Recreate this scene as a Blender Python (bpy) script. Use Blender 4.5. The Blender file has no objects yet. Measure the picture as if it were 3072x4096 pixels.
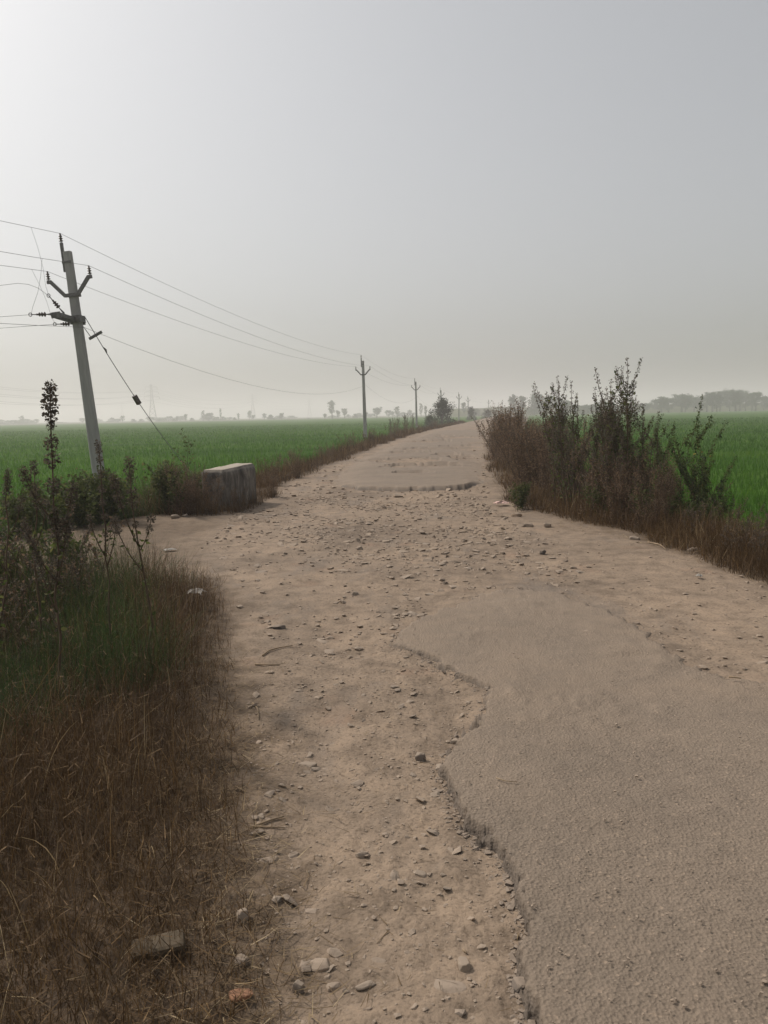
import bpy, bmesh, math
import numpy as np
from mathutils import Vector, Matrix
R = math.radians
sc = bpy.context.scene
C = sc.collection
# ------------------------------------------------------------ camera
CAM_H, F_PX, PITCH, ROLL = 1.55, 3105.0, math.atan(389 / 3105.0), R(-1.15)
cd = bpy.data.cameras.new('camera'); cam = bpy.data.objects.new('camera', cd); C.objects.link(cam)
cd.sensor_fit = 'VERTICAL'; cd.sensor_height = 36.0; cd.sensor_width = 27.0
cd.lens = 36.0 * F_PX / 4096.0; cd.clip_start = 0.05; cd.clip_end = 20000
CAM_M = Matrix.Rotation(math.pi / 2 - PITCH, 4, 'X') @ Matrix.Rotation(ROLL, 4, 'Z')
cam.matrix_world = Matrix.Translation((0, 0, CAM_H)) @ CAM_M
sc.camera = cam
# ------------------------------------------------------------ light
SUN_AZ, SUN_EL = R(-58), R(46)            # azimuth from +Y towards +X
sd = Vector((math.sin(SUN_AZ) * math.cos(SUN_EL), math.cos(SUN_AZ) * math.cos(SUN_EL), math.sin(SUN_EL)))
w = bpy.data.worlds.new('World'); sc.world = w; w.use_nodes = True
nt = w.node_tree; nt.nodes.clear()
sky = nt.nodes.new('ShaderNodeTexSky'); sky.sky_type = 'NISHITA'; sky.sun_disc = False
sky.sun_elevation = SUN_EL; sky.sun_rotation = SUN_AZ
sky.air_density = 1.0; sky.dust_density = 6.0; sky.ozone_density = 1.0; sky.altitude = 200
hsv = nt.nodes.new('ShaderNodeHueSaturation'); hsv.inputs['Saturation'].default_value = 0.27
gam = nt.nodes.new('ShaderNodeGamma'); gam.inputs['Gamma'].default_value = 0.78      # thick haze evens the sky out
bg = nt.nodes.new('ShaderNodeBackground'); bg.inputs['Strength'].default_value = 0.107
wo = nt.nodes.new('ShaderNodeOutputWorld')
nt.links.new(sky.outputs[0], hsv.inputs['Color']); nt.links.new(hsv.outputs[0], gam.inputs[0]); nt.links.new(gam.outputs[0], bg.inputs[0]); nt.links.new(bg.outputs[0], wo.inputs[0])
sl = bpy.data.lights.new('sun', 'SUN'); sl.energy = 1.75; sl.angle = R(3.5); sl.color = (1.0, 0.915, 0.82)
so = bpy.data.objects.new('sun', sl); C.objects.link(so); so.location = (-30, 30, 40)
so.rotation_euler = (-sd).to_track_quat('-Z', 'Y').to_euler()
sc.view_settings.view_transform = 'Standard'; sc.view_settings.look = 'None'
sc.view_settings.exposure = 0.75; sc.view_settings.gamma = 1.0; sc.view_settings.use_curve_mapping = False
sc.render.engine = 'CYCLES'
sc.cycles.use_denoising = True
sc.cycles.volume_bounces = 4
sc.cycles.max_bounces = 8; sc.cycles.transparent_max_bounces = 8
HAZE_DENSITY = 0.0013

rng = np.random.default_rng(11)

# ------------------------------------------------------------ helpers
def site(px, py, z=0.0):
    """where a sight line through a survey mark on the photograph meets the level z"""
    d = CAM_M.to_3x3() @ Vector(((px - 1536) / F_PX, -(py - 2048) / F_PX, -1.0))
    t = (z - CAM_H) / d.z
    return (d.x * t, d.y * t)
def bearing(px, py, dist):
    d = CAM_M.to_3x3() @ Vector(((px - 1536) / F_PX, -(py - 2048) / F_PX, -1.0))
    t = dist / d.y
    return (d.x * t, dist, CAM_H + d.z * t)

def vnoise(x, y, seed=0):
    xi = np.floor(x).astype(np.int64); yi = np.floor(y).astype(np.int64)
    fx = x - xi; fy = y - yi
    fx = fx * fx * fx * (fx * (fx * 6 - 15) + 10); fy = fy * fy * fy * (fy * (fy * 6 - 15) + 10)
    def h(a, b):
        n = (a * 374761393 + b * 668265263 + seed * 1442695041) & 0x7fffffff
        n = ((n ^ (n >> 13)) * 1274126177) & 0x7fffffff
        n = n ^ (n >> 16)
        return (n & 0xffff) / 32767.5 - 1.0
    return ((h(xi, yi) * (1 - fx) + h(xi + 1, yi) * fx) * (1 - fy) + (h(xi, yi + 1) * (1 - fx) + h(xi + 1, yi + 1) * fx) * fy)
def fbm(x, y, oct=4, seed=0, gain=0.5):
    v = 0; a = 1.0; s = 0
    for o in range(oct):
        v = v + a * vnoise(x * 2 ** o + 17.3 * o, y * 2 ** o - 9.1 * o, seed + o); s += a; a *= gain
    return v / s
def sstep(a, b, x):
    t = np.clip((x - a) / (b - a), 0, 1); return t * t * (3 - 2 * t)
def sdf_poly(x, y, poly):
    """signed distance, positive inside"""
    d2 = np.full(x.shape, 1e18); ins = np.zeros(x.shape, bool)
    n = len(poly)
    for i in range(n):
        ax, ay = poly[i]; bx, by = poly[(i + 1) % n]
        ex, ey = bx - ax, by - ay
        t = np.clip(((x - ax) * ex + (y - ay) * ey) / (ex * ex + ey * ey + 1e-12), 0, 1)
        d2 = np.minimum(d2, (x - ax - t * ex) ** 2 + (y - ay - t * ey) ** 2)
        cond = ((ay > y) != (by > y)) & (x < ex * (y - ay) / (ey if abs(ey) > 1e-12 else 1e-12) + ax)
        ins ^= cond
    d = np.sqrt(d2)
    return np.where(ins, d, -d)

def mesh_np(name, V, faces, attrs=None, smooth=True):
    me = bpy.data.meshes.new(name)
    V = np.asarray(V, np.float32); faces = np.asarray(faces, np.int32)
    k = faces.shape[1]
    me.vertices.add(len(V)); me.vertices.foreach_set('co', V.ravel())
    me.loops.add(faces.size); me.loops.foreach_set('vertex_index', faces.ravel())
    me.polygons.add(len(faces)); me.polygons.foreach_set('loop_start', np.arange(0, faces.size, k, dtype=np.int32))
    me.polygons.foreach_set('loop_total', np.full(len(faces), k, np.int32))
    me.polygons.foreach_set('use_smooth', np.full(len(faces), smooth, bool))
    for an, av in (attrs or {}).items():
        a = me.attributes.new(an, 'FLOAT', 'POINT'); a.data.foreach_set('value', np.asarray(av, np.float32).ravel())
    me.update(calc_edges=True); me.validate()
    return me
def obj(name, me, mat=None, parent=None, loc=(0, 0, 0)):
    o = bpy.data.objects.new(name, me); C.objects.link(o); o.location = loc
    if mat is not None and me is not None and not me.materials: me.materials.append(mat)
    if parent is not None: o.parent = parent
    return o
def tag(o, label=None, cat=None, group=None, kind=None):
    if label: o['label'] = label
    if cat: o['category'] = cat
    if group: o['group'] = group
    if kind: o['kind'] = kind
    return o
def thing(name, label, cat, loc=(0, 0, 0), rz=0, group=None):
    o = bpy.data.objects.new(name, None); C.objects.link(o); o.location = loc; o.rotation_euler = (0, 0, rz)
    o.empty_display_size = 0.2
    return tag(o, label, cat, group)

class MB:
    """collects simple solids into one mesh"""
    def __init__(s): s.v = []; s.f = []
    def add(s, V, F):
        b = len(s.v); s.v += [tuple(p) for p in V]; s.f += [tuple(i + b for i in f) for f in F]; return s
    def beam(s, a, b, wx, wz, up=(0, 0, 1), w2=None, z2=None):
        a = Vector(a); b = Vector(b); d = (b - a).normalized(); u = Vector(up)
        sx = d.cross(u)
        if sx.length < 1e-4: sx = d.cross(Vector((1, 0, 0)))
        sx.normalize(); sz = sx.cross(d).normalized()
        V = []
        for p, (x, z) in ((a, (wx, wz)), (b, (w2 or wx, z2 or wz))):
            for i, j in ((-1, -1), (1, -1), (1, 1), (-1, 1)): V.append(p + sx * (i * x / 2) + sz * (j * z / 2))
        return s.add(V, [(0, 1, 2, 3), (7, 6, 5, 4), (0, 4, 5, 1), (1, 5, 6, 2), (2, 6, 7, 3), (3, 7, 4, 0)])
    def tube(s, pts, rad, n=5):
        pts = [Vector(p) for p in pts]; m = len(pts)
        rs = rad if hasattr(rad, '__len__') else [rad] * m
        V = []; prev = None
        for i, p in enumerate(pts):
            d = (pts[min(i + 1, m - 1)] - pts[max(i - 1, 0)]).normalized()
            sx = (prev - d * prev.dot(d)) if prev is not None else d.cross(Vector((0.31, 0.17, 0.93)))
            if sx.length < 1e-5: sx = d.cross(Vector((1, 0, 0)))
            sx.normalize(); prev = sx; sy = d.cross(sx)
            for k in range(n):
                a = 2 * math.pi * k / n; V.append(p + (sx * math.cos(a) + sy * math.sin(a)) * rs[i])
        F = []
        for i in range(m - 1):
            for k in range(n): F.append((i * n + k, i * n + (k + 1) % n, (i + 1) * n + (k + 1) % n, (i + 1) * n + k))
        F.append(tuple(range(n - 1, -1, -1))); F.append(tuple((m - 1) * n + k for k in range(n)))
        return s.add(V, F)
    def lathe(s, base, axis, prof, n=10):
        base = Vector(base); ax = Vector(axis).normalized(); sx = ax.cross(Vector((0.3, 0.9, 0.2))).normalized(); sy = ax.cross(sx)
        V = []
        for h, r in prof:
            for k in range(n):
                a = 2 * math.pi * k / n; V.append(base + ax * h + (sx * math.cos(a) + sy * math.sin(a)) * r)
        F = []; m = len(prof)
        for i in range(m - 1):
            for k in range(n): F.append((i * n + k, i * n + (k + 1) % n, (i + 1) * n + (k + 1) % n, (i + 1) * n + k))
        F.append(tuple(range(n - 1, -1, -1))); F.append(tuple((m - 1) * n + k for k in range(n)))
        return s.add(V, F)
    def mesh(s, name, smooth=False):
        me = bpy.data.meshes.new(name); me.from_pydata([tuple(p) for p in s.v], [], s.f)
        if smooth: me.polygons.foreach_set('use_smooth', [True] * len(me.polygons))
        me.update(); return me
    def build(s, name, mat, parent=None, loc=(0, 0, 0), smooth=False):
        return obj(name, s.mesh(name, smooth), mat, parent, loc)

# ------------------------------------------------------------ materials
def new_mat(name):
    m = bpy.data.materials.new(name); m.use_nodes = True
    n = m.node_tree.nodes; l = m.node_tree.links
    return m, n, l, n['Principled BSDF']
def ramp(n, stops):
    r = n.new('ShaderNodeValToRGB'); e = r.color_ramp.elements
    while len(e) < len(stops): e.new(0.5)
    for el, (p, c) in zip(e, stops): el.position = p; el.color = (*c, 1)
    return r
def noise(n, l, co, scale, detail=4, rough=0.55, dist=0.0):
    t = n.new('ShaderNodeTexNoise'); t.inputs['Scale'].default_value = scale; t.inputs['Detail'].default_value = detail
    t.inputs['Roughness'].default_value = rough; t.inputs['Distortion'].default_value = dist
    l.new(co, t.inputs['Vector']); return t
def mix(n, l, fac, a, b, mode='MIX'):
    m = n.new('ShaderNodeMix'); m.data_type = 'RGBA'; m.blend_type = mode
    for sock, v in ((m.inputs[0], fac), (m.inputs[6], a), (m.inputs[7], b)):
        if hasattr(v, 'links') or hasattr(v, 'is_linked'): l.new(v, sock)
        elif isinstance(v, (int, float)): sock.default_value = v
        else: sock.default_value = (*v, 1)
    return m.outputs[2]
def coords(n, obj_space=False):
    if obj_space: return n.new('ShaderNodeTexCoord').outputs['Object']
    return n.new('ShaderNodeNewGeometry').outputs['Position']
def math_n(n, l, op, a, b=0.0):
    m = n.new('ShaderNodeMath'); m.operation = op
    for i, v in enumerate((a, b)):
        if hasattr(v, 'is_linked'): l.new(v, m.inputs[i])
        else: m.inputs[i].default_value = v
    return m.outputs[0]
def attr(n, name):
    a = n.new('ShaderNodeAttribute'); a.attribute_name = name; return a.outputs['Fac']
def bump(n, l, h, strength, dist, prev=None):
    b = n.new('ShaderNodeBump'); b.inputs['Strength'].default_value = strength; b.inputs['Distance'].default_value = dist
    l.new(h, b.inputs['Height'])
    if prev is not None: l.new(prev, b.inputs['Normal'])
    return b.outputs[0]

def mat_dirt():
    m, n, l, b = new_mat('packed_dirt'); co = coords(n)
    n1 = noise(n, l, co, 0.55, 5, 0.6, 0.4); n2 = noise(n, l, co, 5.0, 6, 0.65); n3 = noise(n, l, co, 60, 4, 0.6)
    c = ramp(n, [(0.3, (0.165, 0.125, 0.091)), (0.5, (0.232, 0.176, 0.127)), (0.72, (0.285, 0.214, 0.152))]); l.new(n1.outputs[0], c.inputs[0])
    c2 = ramp(n, [(0.3, (0.62, 0.61, 0.60)), (0.52, (1, 1, 1)), (0.75, (1.18, 1.16, 1.13))]); l.new(n2.outputs[0], c2.inputs[0])
    col = mix(n, l, 1.0, c.outputs[0], c2.outputs[0], 'MULTIPLY')
    c3 = ramp(n, [(0.34, (0.55, 0.53, 0.51)), (0.47, (1, 1, 1)), (0.7, (1.12, 1.1, 1.08))]); l.new(n3.outputs[0], c3.inputs[0])
    col = mix(n, l, 0.8, col, c3.outputs[0], 'MULTIPLY')
    n5 = noise(n, l, co, 1.7, 3, 0.5); r5 = ramp(n, [(0.62, (0, 0, 0)), (0.74, (1, 1, 1))]); l.new(n5.outputs[0], r5.inputs[0])
    col = mix(n, l, math_n(n, l, 'MULTIPLY', r5.outputs[0], 0.35), col, (0.26, 0.155, 0.10))
    mp = n.new('ShaderNodeMapping'); mp.inputs['Scale'].default_value = (0.9, 0.45, 1); l.new(co, mp.inputs[0])
    n6 = noise(n, l, mp.outputs[0], 1.1, 6, 0.7, 0.5); r6 = ramp(n, [(0.54, (0, 0, 0)), (0.64, (1, 1, 1))]); l.new(n6.outputs[0], r6.inputs[0])
    col = mix(n, l, math_n(n, l, 'MULTIPLY', r6.outputs[0], 0.5), col, (0.155, 0.13, 0.108))          # old asphalt and gravel showing through
    nl = noise(n, l, co, 22, 4, 0.7)
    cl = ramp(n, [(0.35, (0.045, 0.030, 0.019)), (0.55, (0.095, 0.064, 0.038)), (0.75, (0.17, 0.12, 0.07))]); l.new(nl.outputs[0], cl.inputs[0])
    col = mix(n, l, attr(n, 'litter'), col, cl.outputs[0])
    l.new(col, b.inputs['Base Color']); b.inputs['Roughness'].default_value = 0.92; b.inputs['Specular IOR Level'].default_value = 0.25
    v = n.new('ShaderNodeTexVoronoi'); v.inputs['Scale'].default_value = 38; l.new(co, v.inputs['Vector'])
    nb = bump(n, l, n2.outputs[0], 0.5, 0.02); nb = bump(n, l, n3.outputs[0], 0.75, 0.008, nb); nb = bump(n, l, v.outputs['Distance'], 0.25, 0.006, nb)
    l.new(nb, b.inputs['Normal']); return m
def mat_asphalt():
    m, n, l, b = new_mat('dusty_asphalt'); co = coords(n)
    n1 = noise(n, l, co, 0.9, 5, 0.6); n2 = noise(n, l, co, 9, 6, 0.65)
    c = ramp(n, [(0.3, (0.152, 0.12, 0.091)), (0.55, (0.184, 0.145, 0.11)), (0.75, (0.212, 0.167, 0.125))]); l.new(n1.outputs[0], c.inputs[0])
    c2 = ramp(n, [(0.3, (0.86, 0.86, 0.86)), (0.52, (1, 1, 1)), (0.75, (1.08, 1.07, 1.07))]); l.new(n2.outputs[0], c2.inputs[0])
    col = mix(n, l, 1.0, c.outputs[0], c2.outputs[0], 'MULTIPLY')
    v = n.new('ShaderNodeTexVoronoi'); v.inputs['Scale'].default_value = 95; l.new(co, v.inputs['Vector'])
    sep = n.new('ShaderNodeSeparateColor'); l.new(v.outputs['Color'], sep.inputs[0])
    cs = ramp(n, [(0.0, (0.68, 0.67, 0.66)), (0.12, (0.88, 0.88, 0.87)), (0.4, (1, 1, 1)), (0.95, (1.05, 1.05, 1.04)), (0.985, (1.6, 1.55, 1.5))]); l.new(sep.outputs[0], cs.inputs[0])
    col = mix(n, l, 0.75, col, cs.outputs[0], 'MULTIPLY')
    dn = noise(n, l, co, 3.0, 5, 0.7); dr = ramp(n, [(0.35, (0.35, 0.35, 0.35)), (0.65, (1, 1, 1))]); l.new(dn.outputs[0], dr.inputs[0])
    col = mix(n, l, math_n(n, l, 'MULTIPLY', dr.outputs[0], attr(n, 'dust')), col, (0.232, 0.177, 0.128))       # road dust drifted over the slab
    edge = attr(n, 'edge'); col = mix(n, l, edge, col, (0.085, 0.07, 0.058))
    l.new(col, b.inputs['Base Color']); b.inputs['Roughness'].default_value = 0.85; b.inputs['Specular IOR Level'].default_value = 0.3
    v2 = n.new('ShaderNodeTexVoronoi'); v2.inputs['Scale'].default_value = 60; l.new(co, v2.inputs['Vector'])
    nb = bump(n, l, n2.outputs[0], 0.3, 0.012); nb = bump(n, l, v.outputs['Distance'], 0.6, 0.006, nb); nb = bump(n, l, v2.outputs['Distance'], 0.35, 0.009, nb)
    l.new(nb, b.inputs['Normal']); return m
def mat_blade(name, stops, transl=0.35, rough=0.7):
    m, n, l, b = new_mat(name)
    c = ramp(n, stops); l.new(attr(n, 'tint'), c.inputs[0])
    l.new(c.outputs[0], b.inputs['Base Color']); b.inputs['Roughness'].default_value = rough; b.inputs['Specular IOR Level'].default_value = 0.25
    t = n.new('ShaderNodeBsdfTranslucent'); l.new(c.outputs[0], t.inputs[0])
    ms = n.new('ShaderNodeMixShader'); ms.inputs[0].default_value = transl
    l.new(b.outputs[0], ms.inputs[1]); l.new(t.outputs[0], ms.inputs[2]); l.new(ms.outputs[0], n['Material Output'].inputs[0])
    return m
def mat_plain(name, col, rough=0.8, var=0.25, scale=6.0, metal=0.0, bmp=0.0, objsp=True, spec=0.3):
    m, n, l, b = new_mat(name); co = coords(n, objsp)
    t = noise(n, l, co, scale, 5, 0.6); lo = tuple(x * (1 - var) for x in col); hi = tuple(min(1, x * (1 + var)) for x in col)
    c = ramp(n, [(0.3, lo), (0.7, hi)]); l.new(t.outputs[0], c.inputs[0]); l.new(c.outputs[0], b.inputs['Base Color'])
    b.inputs['Roughness'].default_value = rough; b.inputs['Metallic'].default_value = metal; b.inputs['Specular IOR Level'].default_value = spec
    if bmp: l.new(bump(n, l, t.outputs[0], bmp, 0.01), b.inputs['Normal'])
    return m
def mat_stone(name, a, c_, scale=14, dust=0.75):
    m, n, l, b = new_mat(name); co = coords(n)
    oi = n.new('ShaderNodeObjectInfo')
    t = noise(n, l, co, scale, 6, 0.65); c = ramp(n, [(0.3, a), (0.7, c_)]); l.new(t.outputs[0], c.inputs[0])
    v = ramp(n, [(0.0, (0.72, 0.72, 0.74)), (1.0, (1.2, 1.16, 1.1))]); l.new(oi.outputs['Random'], v.inputs[0])
    col = mix(n, l, 1.0, c.outputs[0], v.outputs[0], 'MULTIPLY')
    g = n.new('ShaderNodeNewGeometry'); sp = n.new('ShaderNodeSeparateXYZ'); l.new(g.outputs['Normal'], sp.inputs[0])
    up = ramp(n, [(0.15, (0, 0, 0)), (0.8, (1, 1, 1))]); l.new(sp.outputs[2], up.inputs[0])       # road dust settled on the upper faces
    col = mix(n, l, math_n(n, l, 'MULTIPLY', up.outputs[0], dust), col, (0.28, 0.222, 0.17)); l.new(col, b.inputs['Base Color'])
    b.inputs['Roughness'].default_value = 0.9; b.inputs['Specular IOR Level'].default_value = 0.25
    t2 = noise(n, l, co, 90, 3, 0.6); l.new(bump(n, l, t2.outputs[0], 0.5, 0.004), b.inputs['Normal']); return m
def mat_field(name, stops):
    m, n, l, b = new_mat(name); co = coords(n)
    mp = n.new('ShaderNodeMapping'); mp.inputs['Scale'].default_value = (0.25, 1.0, 1.0); l.new(co, mp.inputs[0])
    t = noise(n, l, mp.outputs[0], 0.12, 6, 0.65); c = ramp(n, stops); l.new(t.outputs[0], c.inputs[0])
    t2 = noise(n, l, co, 2.5, 5, 0.75); c2 = ramp(n, [(0.35, (0.55, 0.6, 0.5)), (0.6, (1.15, 1.1, 1.0))]); l.new(t2.outputs[0], c2.inputs[0])
    l.new(mix(n, l, 1.0, c.outputs[0], c2.outputs[0], 'MULTIPLY'), b.inputs['Base Color'])
    b.inputs['Roughness'].default_value = 1.0; b.inputs['Specular IOR Level'].default_value = 0.05
    l.new(bump(n, l, t2.outputs[0], 0.9, 0.15), b.inputs['Normal']); return m
def mat_concrete():
    m, n, l, b = new_mat('stained_concrete'); co = coords(n, True)
    mp = n.new('ShaderNodeMapping'); mp.inputs['Scale'].default_value = (2.6, 2.6, 1.0); l.new(co, mp.inputs[0])
    t = noise(n, l, mp.outputs[0], 1.3, 8, 0.72, 1.2); c = ramp(n, [(0.36, (0.05, 0.047, 0.044)), (0.5, (0.13, 0.12, 0.108)), (0.66, (0.27, 0.245, 0.215))]); l.new(t.outputs[0], c.inputs[0])
    t2 = noise(n, l, co, 5, 6, 0.7); c2 = ramp(n, [(0.3, (0.65, 0.64, 0.62)), (0.65, (1.1, 1.08, 1.05))]); l.new(t2.outputs[0], c2.inputs[0])
    col = mix(n, l, 1.0, c.outputs[0], c2.outputs[0], 'MULTIPLY')
    g = n.new('ShaderNodeNewGeometry'); sp = n.new('ShaderNodeSeparateXYZ'); l.new(g.outputs['Normal'], sp.inputs[0])
    up = ramp(n, [(0.55, (0, 0, 0)), (0.85, (1, 1, 1))]); l.new(sp.outputs[2], up.inputs[0])
    col = mix(n, l, up.outputs[0], col, (0.35, 0.305, 0.25))           # dust and bare render on the upward faces
    l.new(col, b.inputs['Base Color']); b.inputs['Roughness'].default_value = 0.93; b.inputs['Specular IOR Level'].default_value = 0.2
    t3 = noise(n, l, co, 30, 5, 0.7); l.new(bump(n, l, t3.outputs[0], 0.5, 0.015), b.inputs['Normal']); return m
def mat_pole():
    m, n, l, b = new_mat('cast_concrete'); co = coords(n, True)
    mp = n.new('ShaderNodeMapping'); mp.inputs['Scale'].default_value = (6, 6, 0.8); l.new(co, mp.inputs[0])
    t = noise(n, l, mp.outputs[0], 1.0, 6, 0.65); c = ramp(n, [(0.3, (0.25, 0.245, 0.24)), (0.7, (0.39, 0.38, 0.365))]); l.new(t.outputs[0], c.inputs[0])
    l.new(c.outputs[0], b.inputs['Base Color']); b.inputs['Roughness'].default_value = 0.85; b.inputs['Specular IOR Level'].default_value = 0.25
    t2 = noise(n, l, co, 25, 4, 0.6); l.new(bump(n, l, t2.outputs[0], 0.3, 0.008), b.inputs['Normal']); return m

M = {}
M['dirt'] = mat_dirt(); M['asphalt'] = mat_asphalt(); M['concrete'] = mat_concrete(); M['pole'] = mat_pole()
M['dry'] = mat_blade('dead_grass', [(0.0, (0.04, 0.023, 0.010)), (0.35, (0.08, 0.047, 0.020)), (0.7, (0.14, 0.084, 0.036)), (0.93, (0.23, 0.145, 0.065)), (1.0, (0.42, 0.32, 0.18))], 0.25)
M['straw'] = mat_blade('straw', [(0.0, (0.09, 0.058, 0.03)), (0.6, (0.2, 0.14, 0.078)), (1.0, (0.42, 0.33, 0.2))], 0.15)
M['green'] = mat_blade('green_grass', [(0.0, (0.025, 0.042, 0.014)), (0.6, (0.05, 0.085, 0.022)), (1.0, (0.12, 0.15, 0.05))], 0.4)
M['crop'] = mat_blade('young_wheat', [(0.0, (0.034, 0.095, 0.006)), (0.6, (0.06, 0.155, 0.009)), (1.0, (0.105, 0.195, 0.018))], 0.5, 0.9)
M['leaf_green'] = mat_blade('weed_leaf', [(0.0, (0.018, 0.032, 0.012)), (0.6, (0.038, 0.062, 0.02)), (0.94, (0.07, 0.09, 0.03)), (1.0, (0.3, 0.22, 0.05))], 0.3)
M['leaf_olive'] = mat_blade('olive_leaf', [(0.0, (0.04, 0.052, 0.016)), (0.6, (0.075, 0.098, 0.028)), (1.0, (0.14, 0.14, 0.05))], 0.45)
M['leaf_brown'] = mat_blade('withered_leaf', [(0.0, (0.085, 0.056, 0.036)), (0.6, (0.165, 0.108, 0.068)), (1.0, (0.27, 0.185, 0.115))], 0.45)
M['seed'] = mat_blade('seed_husk', [(0.0, (0.055, 0.047, 0.037)), (0.6, (0.105, 0.088, 0.066)), (1.0, (0.18, 0.14, 0.095))], 0.3)
M['stem'] = mat_plain('dry_stem', (0.085, 0.058, 0.036), 0.85, 0.3, 9)
M['stem_green'] = mat_plain('green_stem', (0.06, 0.065, 0.03), 0.8, 0.3, 9)
M['stone'] = mat_stone('grey_stone', (0.17, 0.145, 0.122), (0.29, 0.245, 0.20))
M['stone_warm'] = mat_stone('dusty_stone', (0.23, 0.18, 0.135), (0.34, 0.265, 0.20), 14, 0.85)
M['stone_pale'] = mat_stone('pale_stone', (0.22, 0.185, 0.15), (0.31, 0.26, 0.21))
M['stone_dark'] = mat_stone('dark_stone', (0.085, 0.074, 0.066), (0.15, 0.13, 0.112))
M['crumbs'] = mat_stone('asphalt_crumbs', (0.12, 0.10, 0.085), (0.21, 0.175, 0.145))
M['brick'] = mat_stone('orange_brick', (0.36, 0.17, 0.09), (0.48, 0.25, 0.14), 14, 0.15)
M['old_brick'] = mat_stone('old_brick', (0.07, 0.055, 0.034), (0.12, 0.092, 0.06), 20, 0.1)
M['steel'] = mat_plain('weathered_steel', (0.16, 0.155, 0.15), 0.6, 0.3, 20, 0.5)
M['wire'] = mat_plain('conductor', (0.16, 0.16, 0.165), 0.5, 0.1, 5, 0.6)
M['porcelain'] = mat_plain('porcelain', (0.07, 0.05, 0.042), 0.35, 0.2, 20)
M['bark'] = mat_plain('bark', (0.075, 0.06, 0.048), 0.9, 0.35, 4)
M['field'] = mat_field('wheat_far', [(0.3, (0.032, 0.085, 0.010)), (0.5, (0.047, 0.112, 0.013)), (0.7, (0.07, 0.135, 0.018))])
M['soil'] = mat_field('plain_soil', [(0.3, (0.05, 0.075, 0.03)), (0.55, (0.085, 0.09, 0.045)), (0.75, (0.14, 0.12, 0.08))])
M['hill'] = mat_field('hill_scrub', [(0.3, (0.05, 0.065, 0.03)), (0.6, (0.085, 0.085, 0.045)), (0.8, (0.13, 0.11, 0.07))])

# ------------------------------------------------------------ plan of the place
LEFT = [site(*p) for p in [(905, 2028), (1000, 1990), (1110, 1948), (1250, 1893), (1400, 1833), (1500, 1788), (1600, 1755), (1690, 1727)]]
RIGHT = [site(*p) for p in [(3072, 2330), (2700, 2195), (2400, 2105), (2180, 2052), (2060, 2010), (1975, 1930), (1950, 1850), (1948, 1790), (1952, 1745), (1958, 1712)]]
lx, ly = LEFT[-1]; rx, ry = RIGHT[-1]
FAR_L = LEFT + [(lx + 0.17 * (y - ly), y) for y in (120.0, 200.0, 340.0)]
FAR_R = RIGHT + [(rx + 0.19 * (y - ry), y) for y in (160.0, 240.0, 340.0)]
TRACK_FAR = [(-16.0, 10.6), site(-250, 2215), site(0, 2178), site(400, 2106), site(700, 2058)]
LEVEL = [(-16, -14)] + TRACK_FAR + FAR_L + FAR_R[::-1] + [(3.9, 3.0), (4.2, -14)]
CLUMP_EDGE = [site(*p) for p in [(1130, 4096), (1070, 3750), (1045, 3450), (1000, 3150), (965, 2850), (940, 2600), (918, 2420), (890, 2310)]]
CLUMP = [(-12, -4), (-0.2, -4), (-0.22, 1.0)] + CLUMP_EDGE + [(-2.2, 7.5), (-3.2, 7.3), (-5, 7.2), (-12, 7.4)]
SLAB_NEAR = [site(*p) for p in [(2200, 4300), (2165, 4096), (2125, 3930), (2112, 3760), (2100, 3590), (2010, 3470), (1905, 3360), (1852, 3290), (1808, 3180), (1790, 3090),
             (1800, 3010), (1850, 2940), (1930, 2860), (1958, 2780), (1900, 2715), (1760, 2650), (1575, 2560), (1640, 2500), (1780, 2440), (1900, 2390), (2050, 2350), (2230, 2370),
             (2420, 2440), (2620, 2560), (2760, 2650), (2920, 2720), (3072, 2740), (3500, 2780)]] + [(4.2, 1.0), (4.2, -14), (0.75, -14)]
SLAB_FAR = [site(*p) for p in [(1380, 1952), (1450, 1962), (1600, 1966), (1750, 1962), (1850, 1957), (1895, 1942), (1900, 1890), (1905, 1820), (1915, 1760), (1930, 1722), (1760, 1722), (1640, 1760), (1540, 1800), (1430, 1850), (1370, 1900)]]
POTHOLES = [(*site(1720, 1800), 1.3, 0.9), (*site(1560, 1816), 1.5, 0.7), (*site(1690, 1768), 1.5, 2.2), (*site(1850, 1800), 0.9, 1.2), (*site(1830, 1752), 1.1, 2.6), (*site(1500, 1845), 0.7, 0.5), (*site(1650, 1850), 0.6, 0.5)]
_r = np.random.default_rng(77)
for _k in range(16):
    _y = _r.uniform(20, 62); _x = np.interp(_y, [q[1] for q in FAR_L], [q[0] for q in FAR_L]) + _r.uniform(0.6, 5.2); POTHOLES.append((_x, _y, _r.uniform(0.4, 1.1), _r.uniform(0.4, 1.4)))

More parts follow.
